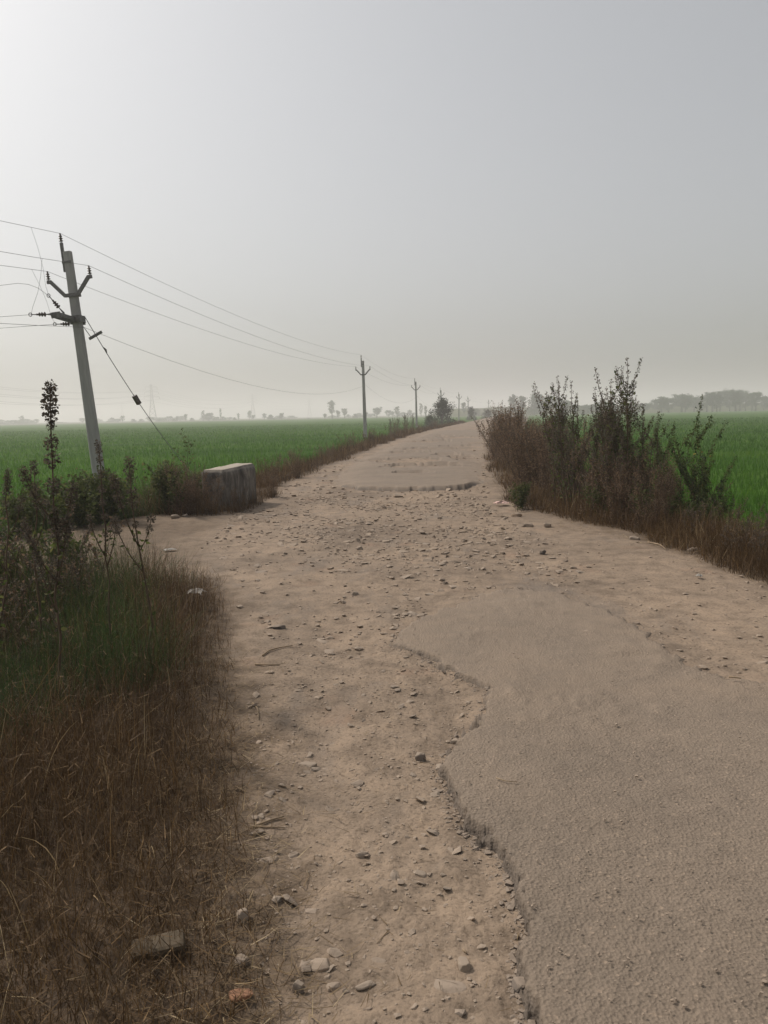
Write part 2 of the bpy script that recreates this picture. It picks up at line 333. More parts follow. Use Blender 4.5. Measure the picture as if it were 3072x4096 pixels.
def base_z(x, y):
    d = -sdf_poly(x, y, LEVEL)
    z = -0.64 * sstep(0.15, 2.6, d)
    return z
def ground_z(x, y):
    x = np.asarray(x, float); y = np.asarray(y, float)
    z = base_z(x, y)
    r = np.hypot(x, y)
    z = z + 0.030 * fbm(x * 0.45, y * 0.45, 3, 3) + 0.016 * fbm(x * 1.8, y * 1.8, 3, 7) + 0.012 * fbm(x * 7, y * 7, 3, 9, 0.6) * np.clip(1.6 - r / 30, 0.2, 1)
    z = z + 0.006 * fbm(x * 26, y * 26, 2, 15) * np.clip(1.3 - r / 9, 0, 1)
    # wheel tracks beside the slab
    xc = -0.03 - 0.03 * (y - 3.0)
    for dx in (-0.28, 0.42):
        z = z - 0.03 * np.exp(-((x - xc - dx) / 0.16) ** 2) * sstep(9, 5, y) * (0.75 + 0.4 * vnoise(x * 0 + y * 0.8, y * 0.3, 4))
    z = z + 0.045 * fbm(x * 0.7, y * 0.45, 3, 13) * sstep(14, 22, y) * sstep(0.2, 1.0, sdf_poly(x, y, LEVEL))
    z = z + 0.015 * sstep(-0.16, 0.0, sdf_poly(x, y, SLAB_NEAR)) * (0.75 + 0.6 * fbm(x * 6, y * 6, 2, 19))
    z = z + 0.03 * sstep(0.0, 0.7, sdf_poly(x, y, CLUMP))
    return z
def gz(x, y):
    return float(ground_z(np.array([x]), np.array([y]))[0])

# terrain sheet: rows spaced with distance, columns fanned out
ys = [-14, -10, -6, -3, -1.5, -0.6, 0.0, 0.3]
while ys[-1] < 345: ys.append(ys[-1] + max(0.0125, 0.0047 * max(ys[-1], 0.01) ** 1.28))
ys = np.array(ys)
us = np.concatenate([np.linspace(-1.5, -0.5, 60, endpoint=False), np.linspace(-0.5, -0.02, 170, endpoint=False), np.linspace(-0.02, 0.14, 170, endpoint=False), np.linspace(0.14, 0.62, 165, endpoint=False), np.linspace(0.62, 1.5, 50)])
GX = us[None, :] * (np.maximum(ys, 0.3)[:, None] + 4.0); GY = np.repeat(ys[:, None], len(us), 1)
nr, nc = GX.shape
fx, fy = GX.ravel(), GY.ravel()
hole_d = np.zeros_like(fx)
GZ = ground_z(fx, fy)
lev = sdf_poly(fx, fy, LEVEL); clump = sdf_poly(fx, fy, CLUMP)
far_hole = np.zeros_like(fx)
nf = fbm(fx * 2.2, fy * 2.2, 4, 21); nf2 = fbm(fx * 9, fy * 9, 3, 22, 0.65); nf3 = fbm(fx * 30, fy * 30, 3, 23, 0.7)
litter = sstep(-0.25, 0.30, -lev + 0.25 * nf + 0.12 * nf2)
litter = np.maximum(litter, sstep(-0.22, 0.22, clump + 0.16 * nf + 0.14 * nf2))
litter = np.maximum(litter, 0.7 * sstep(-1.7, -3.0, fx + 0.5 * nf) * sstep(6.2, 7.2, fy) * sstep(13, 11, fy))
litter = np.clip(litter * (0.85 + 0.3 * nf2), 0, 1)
idx = np.arange(nr * nc).reshape(nr, nc)
quads = np.stack([idx[:-1, :-1], idx[:-1, 1:], idx[1:, 1:], idx[1:, :-1]], -1).reshape(-1, 4)
V = np.stack([fx, fy, GZ], 1)
road = obj('dirt_road', mesh_np('dirt_road', V, quads, {'litter': litter}), M['dirt']); tag(road, kind='structure')

def slab(name, poly, thick, wdt, namp, holes=(), soft=None):
    s = sdf_poly(fx, fy, poly)
    sn = s + namp * (0.5 * nf + (0.35 if soft is None else 0.04) * nf2 + (0.2 if soft is None else 0.0) * nf3)
    hk = np.ones_like(s)
    for hx, hy, ax, ay in holes:
        hd = (np.sqrt(((fx - hx) / ax) ** 2 + ((fy - hy) / ay) ** 2) - 1) * min(ax, ay) + 0.5 * nf * min(ax, ay)
        hk = hk * sstep(-0.05, 0.07, hd)
    wv = wdt
    if soft is not None: wv = wdt + 0.6 * sstep(soft + 0.2, soft + 2.0, fy)
    k = sstep(-wv, wv, sn) * hk
    top = base_z(fx, fy) + 0.012 * fbm(fx * 0.6, fy * 0.6, 2, 31) + 0.004 * nf2 + 0.0025 * nf3 + thick + 0.008
    z = GZ - 0.03 + (np.maximum(top, GZ + 0.012) - GZ + 0.03) * k
    keep = (sn > -wv * 1.3).reshape(nr, nc)
    kq = (keep[:-1, :-1] | keep[:-1, 1:] | keep[1:, 1:] | keep[1:, :-1]).reshape(-1)
    q = quads[kq]; used = np.unique(q); remap = np.full(nr * nc, -1); remap[used] = np.arange(len(used))
    edge = (1 - sstep(-0.2 * wdt, 1.4 * wdt, sn)) * 0.8 * (wv < wdt * 3)
    dust = np.clip(0.25 + 0.75 * np.exp(-np.maximum(sn - 0.03, 0) / 0.55) * sstep(2.2, 4.5, fy) + 0.3 * nf, 0, 0.9)
    o = obj(name, mesh_np(name, np.stack([fx, fy, z], 1)[used], remap[q], {'edge': edge[used], 'dust': dust[used]}), M['asphalt'])
    return tag(o, kind='structure'), sn
near_slab, s_near = slab('asphalt_road', SLAB_NEAR, 0.004 + 0.017 * sstep(4.6, 2.8, fy) * (0.75 + 0.5 * nf), 0.021, 0.14)
far_slab, s_far = slab('asphalt_road', SLAB_FAR, 0.065, 0.05, 0.45, POTHOLES, 16.2)

# ground out to the horizon, fields
def flat(name, poly, z, mat):
    bm = bmesh.new(); f = bm.faces.new([bm.verts.new((x, y, z)) for x, y in poly]); bm.normal_update()
    if f.normal.z < 0: bmesh.ops.reverse_faces(bm, faces=[f])
    bmesh.ops.triangulate(bm, faces=bm.faces[:])
    me = bpy.data.meshes.new(name); bm.to_mesh(me); bm.free()
    return tag(obj(name, me, mat), kind='structure')
flat('ground', [(-3200, -300), (3200, -300), (3200, 4000), (-3200, 4000)], -0.72, M['soil'])
FL = [(-1400, 13.0), (-16, 13.2), (-6.0, 13.3), (-5.6, 16)] + [(x - 2.6, y) for x, y in FAR_L[3:]] + [(FAR_L[-1][0] + 30, 520), (-1400, 560)]
FR = [(6.6, -10), (6.6, 5.5), (5.4, 10.5), (5.6, 16)] + [(x + 3.4, y) for x, y in FAR_R[6:]] + [(FAR_R[-1][0] + 60, 640), (1500, 640), (1500, -10)]
flat('wheat_field', FL, -0.5, M['field']); flat('wheat_field', FR, -0.5, M['field'])

# low bank beyond the road's end
def bank():
    nx, ny = 90, 16; V = []
    for j in range(ny):
        for i in range(nx):
            u = i / (nx - 1); v = j / (ny - 1)
            x = 30 + 330 * u; y = 470 + 120 * v + 30 * u
            prof = math.sin(math.pi * v) ** 0.7 if 0 < v < 1 else 0
            h = 5.6 * prof * float(sstep(0, 0.05, u) * sstep(1, 0.75, u)) + 0.8 * float(vnoise(np.array([x * 0.05]), np.array([y * 0.05]), 3)[0]) * prof
            V.append((x, y, -0.75 + h))
    F = [(j * nx + i, j * nx + i + 1, (j + 1) * nx + i + 1, (j + 1) * nx + i) for j in range(ny - 1) for i in range(nx - 1)]
    tag(obj('hill', mesh_np('hill', V, F), M['hill']), kind='structure')
bank()

# ------------------------------------------------------------ blades, leaves, stems
def blades(P, L, W, az, lean, bend, tint, seg=3):
    """curved tapering ribbons, one per row of P"""
    n = len(P); ts = np.linspace(0, 1, seg + 1)
    d = np.stack([np.cos(az), np.sin(az), np.zeros(n)], 1); side = np.stack([-np.sin(az), np.cos(az), np.zeros(n)], 1)
    tw = rng.uniform(-1.1, 1.1, n)[:, None]; side = side * np.cos(tw) + d * np.sin(tw)
    cur = np.array(P, float); vs = []; last = 0
    for i, t in enumerate(ts):
        if i:
            th = lean + bend * (t - 0.5 / seg)
            cur = cur + (L / seg)[:, None] * (d * np.sin(th)[:, None] + np.array([0, 0, 1.0]) * np.cos(th)[:, None])
        if i < seg:
            wv = (W * (1 - 0.75 * t) * 0.5)[:, None] * side
            vs.append(cur - wv); vs.append(cur + wv)
        else: vs.append(cur.copy())
    k = len(vs); Vv = np.stack(vs, 1).reshape(-1, 3); F = []
    b = np.arange(n) * k
    for i in range(seg - 1):
        a0, a1, b0, b1 = 2 * i, 2 * i + 1, 2 * i + 2, 2 * i + 3
        F.append(np.stack([b + a0, b + a1, b + b1], 1)); F.append(np.stack([b + a0, b + b1, b + b0], 1))
    F.append(np.stack([b + 2 * seg - 2, b + 2 * seg - 1, b + 2 * seg], 1))
    return Vv, np.concatenate(F), np.repeat(tint, k)
def grass(name, P, L, W, az, lean, bend, tint, mat, label, cat='grass', seg=3):
    Vv, F, T = blades(P, L, W, az, lean, bend, tint, seg)
    return tag(obj(name, mesh_np(name, Vv, F, {'tint': T}), mat), label, cat, kind='stuff')

def leaf_cloud(P, D, S, tint, aspect=0.5):
    """small bent leaves: position, direction, length"""
    n = len(P); D = D / (np.linalg.norm(D, axis=1, keepdims=True) + 1e-9)
    r = rng.normal(size=(n, 3)); side = np.cross(D, r); side /= (np.linalg.norm(side, axis=1, keepdims=True) + 1e-9)
    nn = np.cross(D, side); S = S[:, None]
    v0 = P; v1 = P + D * S * 0.45 + side * S * aspect * 0.5; v2 = P + D * S * 0.45 - side * S * aspect * 0.5; v3 = P + D * S * 0.95 - nn * S * 0.18
    Vv = np.stack([v0, v1, v3, v2], 1).reshape(-1, 3); b = np.arange(n) * 4
    F = np.concatenate([np.stack([b, b + 1, b + 3], 1), np.stack([b + 1, b + 2, b + 3], 1)])
    return Vv, F, np.repeat(tint, 4)
def rdir(n, up=0.3):
    v = rng.normal(size=(n, 3)); v[:, 2] += up; return v / np.linalg.norm(v, axis=1, keepdims=True)

def curve_pts(p0, az, lean, bend, L, n=6, wob=0.06):
    pts = [np.array(p0, float)]; a = az
    for i in range(n):
        th = lean + bend * (i + 0.5) / n; a += rng.normal() * wob
        th += rng.normal() * wob * 0.6
        pts.append(pts[-1] + L / n * np.array([math.cos(a) * math.sin(th), math.sin(a) * math.sin(th), math.cos(th)]))
    return pts
def along(pts, t):
    f = t * (len(pts) - 1); i = min(int(f), len(pts) - 2); return pts[i] + (pts[i + 1] - pts[i]) * (f - i)

def weed_meshes(kind, H, seed, spread=0.35, nmain=5):
    """stem, foliage and seed-head meshes for one plant"""
    global rng
    keep = rng; rng = np.random.default_rng(seed)
    mb = MB(); LP, LD, LS, LT = [], [], [], []; SP, SD, SS, ST = [], [], [], []
    def leaves(pts, t0, t1, n, size, jit=0.02):
        for t in rng.uniform(t0, t1, n):
            LP.append(along(pts, t) + rng.normal(size=3) * jit); LD.append(rdir(1, 0.15)[0]); LS.append(size * rng.uniform(0.5, 1.3)); LT.append(rng.random())
    def cluster(p, r, n):
        q = rdir(n, 0.0) * r * rng.uniform(0.2, 1, (n, 1))
        for i in range(n):
            SP.append(p + q[i] * np.array([1, 1, 1.25])); SD.append(q[i] + rng.normal(size=3) * r * 0.5); SS.append(r * rng.uniform(0.6, 1.0)); ST.append(rng.random())
    def spike(pts, t0, n, r):
        for i in range(n):
            t = t0 + (1 - t0) * (i + rng.uniform(-0.2, 0.2)) / max(1, n - 1); t = min(max(t, 0), 1)
            cluster(along(pts, t), r * (1.0 - 0.3 * t) * rng.uniform(0.7, 1.25), 15)
    for m in range(nmain):
        a = rng.uniform(0, 2 * math.pi); q = rng.uniform(0, 0.12 + 0.04 * nmain / 5)
        h = H * (rng.uniform(0.68, 0.97) if m else 1.0)
        p0 = (q * math.cos(a), q * math.sin(a), -0.05)
        lean = abs(rng.normal()) * spread * (0.55 if m else 0.2)
        main = curve_pts(p0, a, lean, rng.normal() * 0.12, h / max(0.75, math.cos(lean)), 8, 0.07)
        mb.tube(main, list(np.linspace(0.008 * H / 1.6 + 0.002, 0.0022, len(main))), 4)
        if kind == 'tall':
            spike(main, 0.62, 11, 0.034)
            leaves(main, 0.12, 0.7, 40, 0.05, 0.02)
            for k in range(10):
                t = rng.uniform(0.25, 0.82); b0 = along(main, t); L = h * rng.uniform(0.13, 0.30) * (1.15 - 0.5 * t)
                br = curve_pts(b0, rng.uniform(0, 6.28), rng.uniform(0.35, 0.75), -rng.uniform(0.1, 0.4), L, 5, 0.1)
                mb.tube(br, list(np.linspace(0.0035, 0.0016, len(br))), 3)
                spike(br, 0.3, int(3 + 11 * L), 0.027); leaves(br, 0.1, 0.9, 7, 0.045, 0.015)
        elif kind == 'brown':
            for k in range(16):
                t = rng.uniform(0.08, 0.9); b0 = along(main, t); L = h * rng.uniform(0.15, 0.42) * (1.15 - 0.6 * t)
                br = curve_pts(b0, rng.uniform(0, 6.28), rng.uniform(0.3, 1.0), -rng.uniform(0.0, 0.5), L, 4, 0.14)
                mb.tube(br, list(np.linspace(0.003, 0.0014, len(br))), 3); leaves(br, 0.15, 1.0, 15, 0.034, 0.025)
            leaves(main, 0.02, 0.9, 30, 0.035, 0.03); spike(main, 0.78, 7, 0.026)
            for k in range(7):
                br = curve_pts(along(main, rng.uniform(0.01, 0.15)), rng.uniform(0, 6.28), rng.uniform(0.6, 1.2), 0.2, h * rng.uniform(0.15, 0.35), 4, 0.2)
                mb.tube(br, list(np.linspace(0.003, 0.0014, len(br))), 3); leaves(br, 0.0, 1.0, 18, 0.034, 0.035)
        elif kind == 'leafy':
            for k in range(9):
                t = rng.uniform(0.1, 0.95); b0 = along(main, t); L = h * rng.uniform(0.2, 0.5) * (1.2 - 0.6 * t)
                br = curve_pts(b0, rng.uniform(0, 6.28), rng.uniform(0.5, 1.2), -rng.uniform(0.0, 0.5), L, 4, 0.15)
                mb.tube(br, list(np.linspace(0.003, 0.0014, len(br))), 3); leaves(br, 0.05, 1.0, 26, 0.06, 0.035)
            leaves(main, 0.1, 1.0, 26, 0.06, 0.03)
        elif kind == 'lean':
            mb.v = mb.v[:-4 * len(main)]; mb.f = mb.f[:-(4 * (len(main) - 1) + 2)]
            main = curve_pts(p0, math.pi + rng.normal() * 0.35, rng.uniform(0.45, 0.85), -rng.uniform(0.0, 0.35), h, 8, 0.06)
            mb.tube(main, list(np.linspace(0.011, 0.003, len(main))), 4)
            for k in range(12):
                t = rng.uniform(0.22, 0.95); b0 = along(main, t); L = h * rng.uniform(0.18, 0.40)
                br = curve_pts(b0, rng.uniform(0, 6.28), rng.uniform(0.15, 0.7), rng.uniform(-0.3, 0.3), L, 5, 0.12)
                mb.tube(br, list(np.linspace(0.004, 0.0016, len(br))), 3)
                spike(br, 0.35, int(4 + 11 * L), 0.03); leaves(br, 0.0, 1.0, 12, 0.05, 0.02)
            leaves(main, 0.3, 0.95, 14, 0.05, 0.02)
        elif kind == 'twig':
            for k in range(7):
                t = rng.uniform(0.2, 0.95); b0 = along(main, t); L = h * rng.uniform(0.15, 0.4)
                br = curve_pts(b0, rng.uniform(0, 6.28), rng.uniform(0.4, 1.1), 0.1, L, 4, 0.2)
                mb.tube(br, list(np.linspace(0.003, 0.0013, len(br))), 3); leaves(br, 0.3, 1.0, 6, 0.03, 0.01); spike(br, 0.4, 4, 0.016)
    out = {'stem': mb.mesh('stem', True)}
    if LP:
        a, b_, c = leaf_cloud(np.array(LP), np.array(LD), np.array(LS), np.array(LT), 0.55); out['foliage'] = mesh_np('foliage', a, b_, {'tint': c})
    if SP:
        a, b_, c = leaf_cloud(np.array(SP), np.array(SD), np.array(SS), np.array(ST), 0.75); out['seed_head'] = mesh_np('seed_head', a, b_, {'tint': c})
    rng = keep
    return out
def plant(name, meshes, mats, label, cat, loc, rz, scale, group, lean=(0, 0)):
    t = thing(name, label, cat, loc, rz, group); t.scale = (scale,) * 3; t.rotation_euler = (lean[0], lean[1], rz)
    for pn, me in meshes.items():
        o = obj(pn, me, mats[pn], t)
        if pn != 'stem': o['kind'] = 'stuff'
    return t
MT_TALL = {'stem': M['stem'], 'foliage': M['leaf_olive'], 'seed_head': M['seed']}
MT_BROWN = {'stem': M['stem'], 'foliage': M['leaf_brown'], 'seed_head': M['seed']}
MT_LEAFY = {'stem': M['stem_green'], 'foliage': M['leaf_green']}
TALL = [weed_meshes('tall', 2.0, 100 + i, 0.3, 3) for i in range(4)]
TALL1 = [weed_meshes('tall', 2.0, 140 + i, 0.3, 1) for i in range(3)]
BROWN = [weed_meshes('brown', 1.5, 200 + i, 0.6, 9) for i in range(5)]
LEAFY = [weed_meshes('leafy', 0.8, 300 + i, 0.7, 8) for i in range(4)]
TWIG = [weed_meshes('twig', 0.7, 400 + i, 0.7, 5) for i in range(3)]

# ------------------------------------------------------------ power line
POLES = [(-8.35, 22.9), (-1.55, 70.7), (5.2, 118.0), (12.3, 163.0), (19.6, 200.0), (27.3, 248.0), (42.7, 313.0)]
PH = 7.18
DISC = [(0.0, 0.012), (0.03, 0.012), (0.035, 0.05), (0.05, 0.062), (0.062, 0.05), (0.066, 0.028), (0.10, 0.028), (0.105, 0.05), (0.118, 0.06), (0.13, 0.048), (0.134, 0.027), (0.165, 0.027), (0.17, 0.045), (0.182, 0.054), (0.194, 0.042), (0.2, 0.024), (0.235, 0.022), (0.25, 0.028), (0.265, 0.015)]
def insulator(parent, p, axis=(0, 0, 1), s=1.0):
    mb = MB().lathe(p, axis, [(h * s, r * s) for h, r in DISC], 10)
    return mb.build('insulator', M['porcelain'], parent, smooth=False)
def make_pole(i, x, y, lean):
    labels = ['leaning concrete electricity pole with the tee-off bracket and guy wire', 'grey concrete electricity pole second along the line, rising from dry verge grass',
              'concrete electricity pole just before the round dark bush', 'electricity pole whose foot is hidden by the round dark bush', 'electricity pole just past the round dark bush',
              'electricity pole rising out of the small bush before the low bank', 'most distant electricity pole on the line, in front of the low bank']
    z0 = -0.6
    t = thing('electricity_pole', labels[i], 'pole', (x, y, z0), 0, 'poles of the power line')
    d = Vector((0.147, 1, 0)).normalized() if i < 4 else Vector((0.19, 1, 0)).normalized()
    ang = -math.atan2(d.x, d.y)
    t.rotation_euler = (0, lean, ang)
    hh = PH + 0.1
    # pre-stressed concrete shaft: chamfered rectangle, tapering
    V = []; sect = [(-1, -0.8), (-0.8, -1), (0.8, -1), (1, -0.8), (1, 0.8), (0.8, 1), (-0.8, 1), (-1, 0.8)]
    for k in range(9):
        f = k / 8; wx, wy = 0.165 - 0.06 * f, 0.13 - 0.05 * f
        for a, b in sect: V.append((a * wx, b * wy, -0.6 + (hh + 0.3) * f))
    F = [(k * 8 + j, k * 8 + (j + 1) % 8, k * 8 + 8 + (j + 1) % 8, k * 8 + 8 + j) for k in range(8) for j in range(8)] + [tuple(range(7, -1, -1)), tuple(64 + j for j in range(8))]
    MB().add(V, F).build('shaft', M['pole'], t)
    zt = hh - 0.3
    MB().beam((-0.15, 0, zt - 0.55), (-0.15, 0, zt + 0.27), 0.085, 0.05, (0, 1, 0)).beam((-0.16, -0.1, zt - 0.3), (0.12, -0.1, zt - 0.3), 0.012, 0.06).build('top_bracket', M['steel'], t)
    insulator(t, (-0.15, 0, zt + 0.27))
    za = zt - 1.23
    arm = MB()
    for s in (-1, 1):
        arm.beam((0, -0.11, za), (s * 0.20, -0.11, za), 0.05, 0.10); arm.beam((s * 0.19, -0.11, za - 0.012), (s * 0.60, -0.11, za + 0.45), 0.055, 0.10, (0, 0, 1)); arm.beam((s * 0.575, -0.11, za + 0.43), (s * 0.69, -0.11, za + 0.44), 0.06, 0.10)
    arm.build('cross_arm', M['steel'], t)
    MB().beam((-0.17, 0.11, za), (0.17, 0.11, za), 0.02, 0.07).beam((-0.16, -0.13, za), (-0.16, 0.12, za), 0.012, 0.07).beam((0.16, -0.13, za), (0.16, 0.12, za), 0.012, 0.07).build('clamp', M['steel'], t)
    for s in (-1, 1): insulator(t, (s * 0.64, -0.11, za + 0.48))
    bpy.context.view_layer.update()
    mw = t.matrix_world
    return t, mw, [mw @ Vector((-0.15, 0, zt + 0.53)), mw @ Vector((-0.64, -0.11, za + 0.74)), mw @ Vector((0.64, -0.11, za + 0.74)), mw @ Vector((0.17, 0, zt - 2.15))], zt
poles = [make_pole(i, x, y, [R(-4.6), R(-0.6), R(-0.4), R(0.2), R(1.2), R(0.1), R(0.0)][i]) for i, (x, y) in enumerate(POLES)]
def span(a, b, sag, n=16):
    return [Vector(a).lerp(Vector(b), k / n) - Vector((0, 0, 4 * sag * (k / n) * (1 - k / n))) for k in range(n + 1)]
pole_back = Vector((-18.5, -22, 0))
names = ['top conductor of the power line, strung over the pole tips', 'conductor on the field-side insulators of the power line', 'conductor on the road-side insulators of the power line', 'lowest loose wire of the power line, below the V arms']
back = []
for k in range(4):
    pts = span(poles[0][2][k] + (pole_back - Vector((POLES[0][0], POLES[0][1], 0))) + Vector((0, 0, -0.3 + (0.5 if k == 3 else 0))), poles[0][2][k], 1.0, 20)
    back.append(list(pts))
    for i in range(len(poles) - 1):
        pts += span(poles[i][2][k], poles[i + 1][2][k], [0.6, 0.6, 0.6, 1.3][k], 16)[1:]
    o = MB().tube(pts, 0.0055, 5).build('overhead_wire', M['wire'], None, smooth=True)
    tag(o, names[k], 'wire', 'conductors along the poles')
# tee-off equipment on the leaning pole (parts of the pole)
t0, mw0, att, zt = poles[0]; zb = zt - 1.93
inv = mw0.inverted(); rot = inv.to_3x3()
fa = rot @ Vector((-0.2, -1.0, 0.03)); fb = rot @ Vector((-0.1, 0.55, 0.0))
c0 = Vector((0, 0, zb)); perp = Vector((fa.y, -fa.x, 0)).normalized()
MB().beam(c0 + fa + perp * 0.12, c0 + fb + perp * 0.12, 0.045, 0.105).beam(c0 + fa - perp * 0.12, c0 + fb - perp * 0.12, 0.045, 0.105).beam(c0 + fa + perp * 0.14, c0 + fa - perp * 0.14, 0.012, 0.16).beam(c0 + fb + perp * 0.14, c0 + fb - perp * 0.14, 0.012, 0.16).build('strain_arm', M['steel'], t0)
MB().beam((-0.16, -0.15, zb + 0.02), (0.17, -0.15, zb + 0.02), 0.012, 0.2).beam((-0.165, -0.155, zb + 0.02), (-0.165, 0.155, zb + 0.02), 0.012, 0.19).beam((0.172, -0.155, zb + 0.02), (0.172, 0.155, zb + 0.02), 0.012, 0.19).beam((-0.16, 0.15, zb + 0.02), (0.17, 0.15, zb + 0.02), 0.012, 0.2).build('clamp', M['steel'], t0)
left = rot @ Vector((-1, -0.02, 0.0))
tee = []
for j, (p, dv) in enumerate(((c0 + fa + Vector((0, 0, 0.02)), left), (c0 + fa * 0.55 + Vector((0, 0, 0.07)), (rot @ Vector((-0.6, 0, 0.75))).normalized()), (c0 + fb * 0.3 + Vector((0, 0, -0.08)), left))):
    p0 = p + dv * 0.12
    MB().beam(p, p0 + dv * 0.05, 0.03, 0.03).tube([p + dv * 0.02 + Vector((0, 0, 0.04)), p0 + dv * 0.14], 0.012, 5).tube([p + dv * 0.02 - Vector((0, 0, 0.04)), p0 + dv * 0.14], 0.012, 5).build('shackle', M['steel'], t0)
    insulator(t0, p0 + dv * 0.12, dv, 1.1)
    e = p0 + dv * 0.55
    MB().tube([p0 + dv * 0.38, e], 0.014, 5).tube([e + Vector((math.cos(a) * 0.05, 0, math.sin(a) * 0.05)) + dv * 0.02 for a in np.linspace(0, 6.28, 9)], 0.011, 5).build('wire_clamp', M['steel'], t0)
    tee.append(mw0 @ e)
labs = ['tee-off wire dead-ended on the near end of the strain arm', 'upper tee-off wire that arches over to the leaning pole', 'lower tee-off wire dead-ended close to the pole shaft']
for j in range(3):
    a = tee[j]; b = a + Vector((-38, -1.5, -0.3))
    pts = span(a, b, 0.5, 14)
    if j == 1: pts = [a, a + Vector((-0.28, 0, 0.22)), a + Vector((-0.55, 0, 0.33))] + span(a + Vector((-0.8, -0.1, 0.35)), b, 0.9, 14)
    tag(MB().tube(pts, 0.0055, 5).build('tee_off_wire', M['wire'], smooth=True), labs[j], 'wire', 'tee-off wires')
for j, (cnd, lab) in enumerate(((0, 'thin jumper wire hanging from the top conductor to the tee-off'), (1, 'thin jumper wire hanging from the field-side conductor'), (2, 'thin kinked jumper wire slanting up behind the pole top'))):
    a = back[cnd][20].lerp(back[cnd][19], [0.55, 0.3, 0.9][j]); b = tee[[1, 2, 0][j]]
    m_ = a.lerp(b, 0.55) + Vector((0.05, 0, -0.05))
    tag(MB().tube([a, a.lerp(m_, 0.5) + Vector((0.02, 0, 0)), m_, m_.lerp(b, 0.6) + Vector((-0.03, 0, -0.03)), b], 0.004, 4).build('jumper_wire', M['wire'], smooth=True), lab, 'wire', 'jumper wires')
# guy wire
g0 = mw0 @ Vector((0.19, 0.1, zb + 0.1)); anchor = Vector((-6.15, 26.0, -0.62))
gt = thing('guy_wire', 'slack guy wire running from the leaning pole down behind the concrete block', 'guy wire', tuple(anchor))
gp = [p - anchor for p in span(g0, anchor, 0.28, 14)]
MB().tube(gp, 0.012, 5).build('strand', M['wire'], gt, smooth=True)
def on_g(t): f = t * 14; i = min(int(f), 13); return gp[i].lerp(gp[i + 1], f - i)
dg = (gp[1] - gp[0]).normalized()
MB().beam(on_g(0.09) - Vector((0.22, 0, 0.06)), on_g(0.09) + Vector((0.16, 0, 0.14)), 0.07, 0.07).build('spreader', M['steel'], gt)
MB().tube([on_g(0.0) + Vector((-0.02, -0.1, -0.3)), on_g(0.09) + Vector((-0.15, 0, -0.03))], 0.012, 4).build('stay_rod', M['steel'], gt)
MB().tube([on_g(0.14), on_g(0.15) + Vector((0.04, 0, 0)), on_g(0.165)], 0.022, 5).build('turnbuckle', M['steel'], gt)
ic = on_g(0.41); MB().beam(ic - dg * 0.15, ic + dg * 0.15, 0.12, 0.12).build('guy_insulator', M['porcelain'], gt)

# ------------------------------------------------------------ concrete block (culvert parapet)
def block():
    t_len, t_wid, t_h = 1.42, 0.42, 0.92
    bm = bmesh.new(); bmesh.ops.create_cube(bm, size=1.0)
    bmesh.ops.scale(bm, vec=(t_wid, t_len, t_h), verts=bm.verts); bmesh.ops.translate(bm, vec=(0, 0, t_h / 2), verts=bm.verts)
    bmesh.ops.bevel(bm, geom=bm.edges[:], offset=0.03, segments=2, affect='EDGES')
    bmesh.ops.subdivide_edges(bm, edges=[e for e in bm.edges if e.calc_length() > 0.2], cuts=9, use_grid_fill=True)
    for v in bm.verts:
        x, y, z = v.co
        n_ = float(fbm(np.array([x * 5 + y * 6]), np.array([z * 6 + y * 2.0]), 3, 51)[0])
        edge = max(0, 1 - min(abs(abs(x) - t_wid / 2), 9) / 0.06) * max(0, (z - t_h + 0.12) / 0.12)
        v.co.x -= math.copysign(1, x) * (0.004 * n_ + 0.04 * edge * max(0, n_ + 0.3)); v.co.z += 0.012 * n_ - 0.045 * edge * max(0, n_ + 0.25) + (0.02 * (y / t_len) if z > 0.5 else 0)
        v.co.y += 0.008 * n_
    me = bpy.data.meshes.new('concrete_block'); bm.to_mesh(me); bm.free()
    for p in me.polygons: p.use_smooth = True
    o = obj('concrete_block', me, M['concrete'], None, (-2.68, 13.55, -0.21)); o.rotation_euler = (0, 0, R(-12))
    return tag(o, 'weathered concrete culvert block with black water stains beside the road', 'block')
block()

# ------------------------------------------------------------ stones
def stone_mesh(seed, flatness=0.55, detail=False):
    r = np.random.default_rng(seed); bm = bmesh.new()
    n = 26 if detail else 13
    for k in range(n):
        v = r.normal(size=3); v /= np.linalg.norm(v); v = np.sign(v) * np.abs(v) ** 0.75 * r.uniform(0.8, 1.0)
        bm.verts.new((v[0] * r.uniform(0.9, 1.05), v[1] * 0.75, v[2] * flatness))
    bmesh.ops.convex_hull(bm, input=bm.verts[:])
    bmesh.ops.delete(bm, geom=[v for v in bm.verts if not v.link_faces], context='VERTS')
    if detail: bmesh.ops.bevel(bm, geom=bm.edges[:], offset=0.05, segments=1, affect='EDGES')
    me = bpy.data.meshes.new('stone'); bm.to_mesh(me); bm.free(); return me
def with_mat(me, m):
    c = me.copy(); c.materials.clear(); c.materials.append(m); return c
S_BASE = [stone_mesh(500 + i, 0.5) for i in range(8)]
S_GREY = [with_mat(m_, M['stone']) for m_ in S_BASE]; S_WARM = [with_mat(m_, M['stone_warm']) for m_ in S_BASE]
def surf_z(x, y):
    z = gz(x, y)
    s = float(sdf_poly(np.array([x]), np.array([y]), SLAB_NEAR)[0])
    return max(z, 0.035) if s > 0.05 else z
def place_stone(me, x, y, size, sink, label, group=None, name='stone', rz=None, tilt=0.25, stretch=(1, 1, 1)):
    o = obj(name, me, None); o.location = (x, y, surf_z(x, y) + size * stretch[2] * (0.5 - sink))
    o.scale = (size * stretch[0], size * stretch[1], size * stretch[2])
    o.rotation_euler = (rng.normal() * tilt, rng.normal() * tilt, rng.uniform(0, 6.28) if rz is None else rz)
    return tag(o, label, 'stone' if name == 'stone' else name.replace('_', ' '), group)
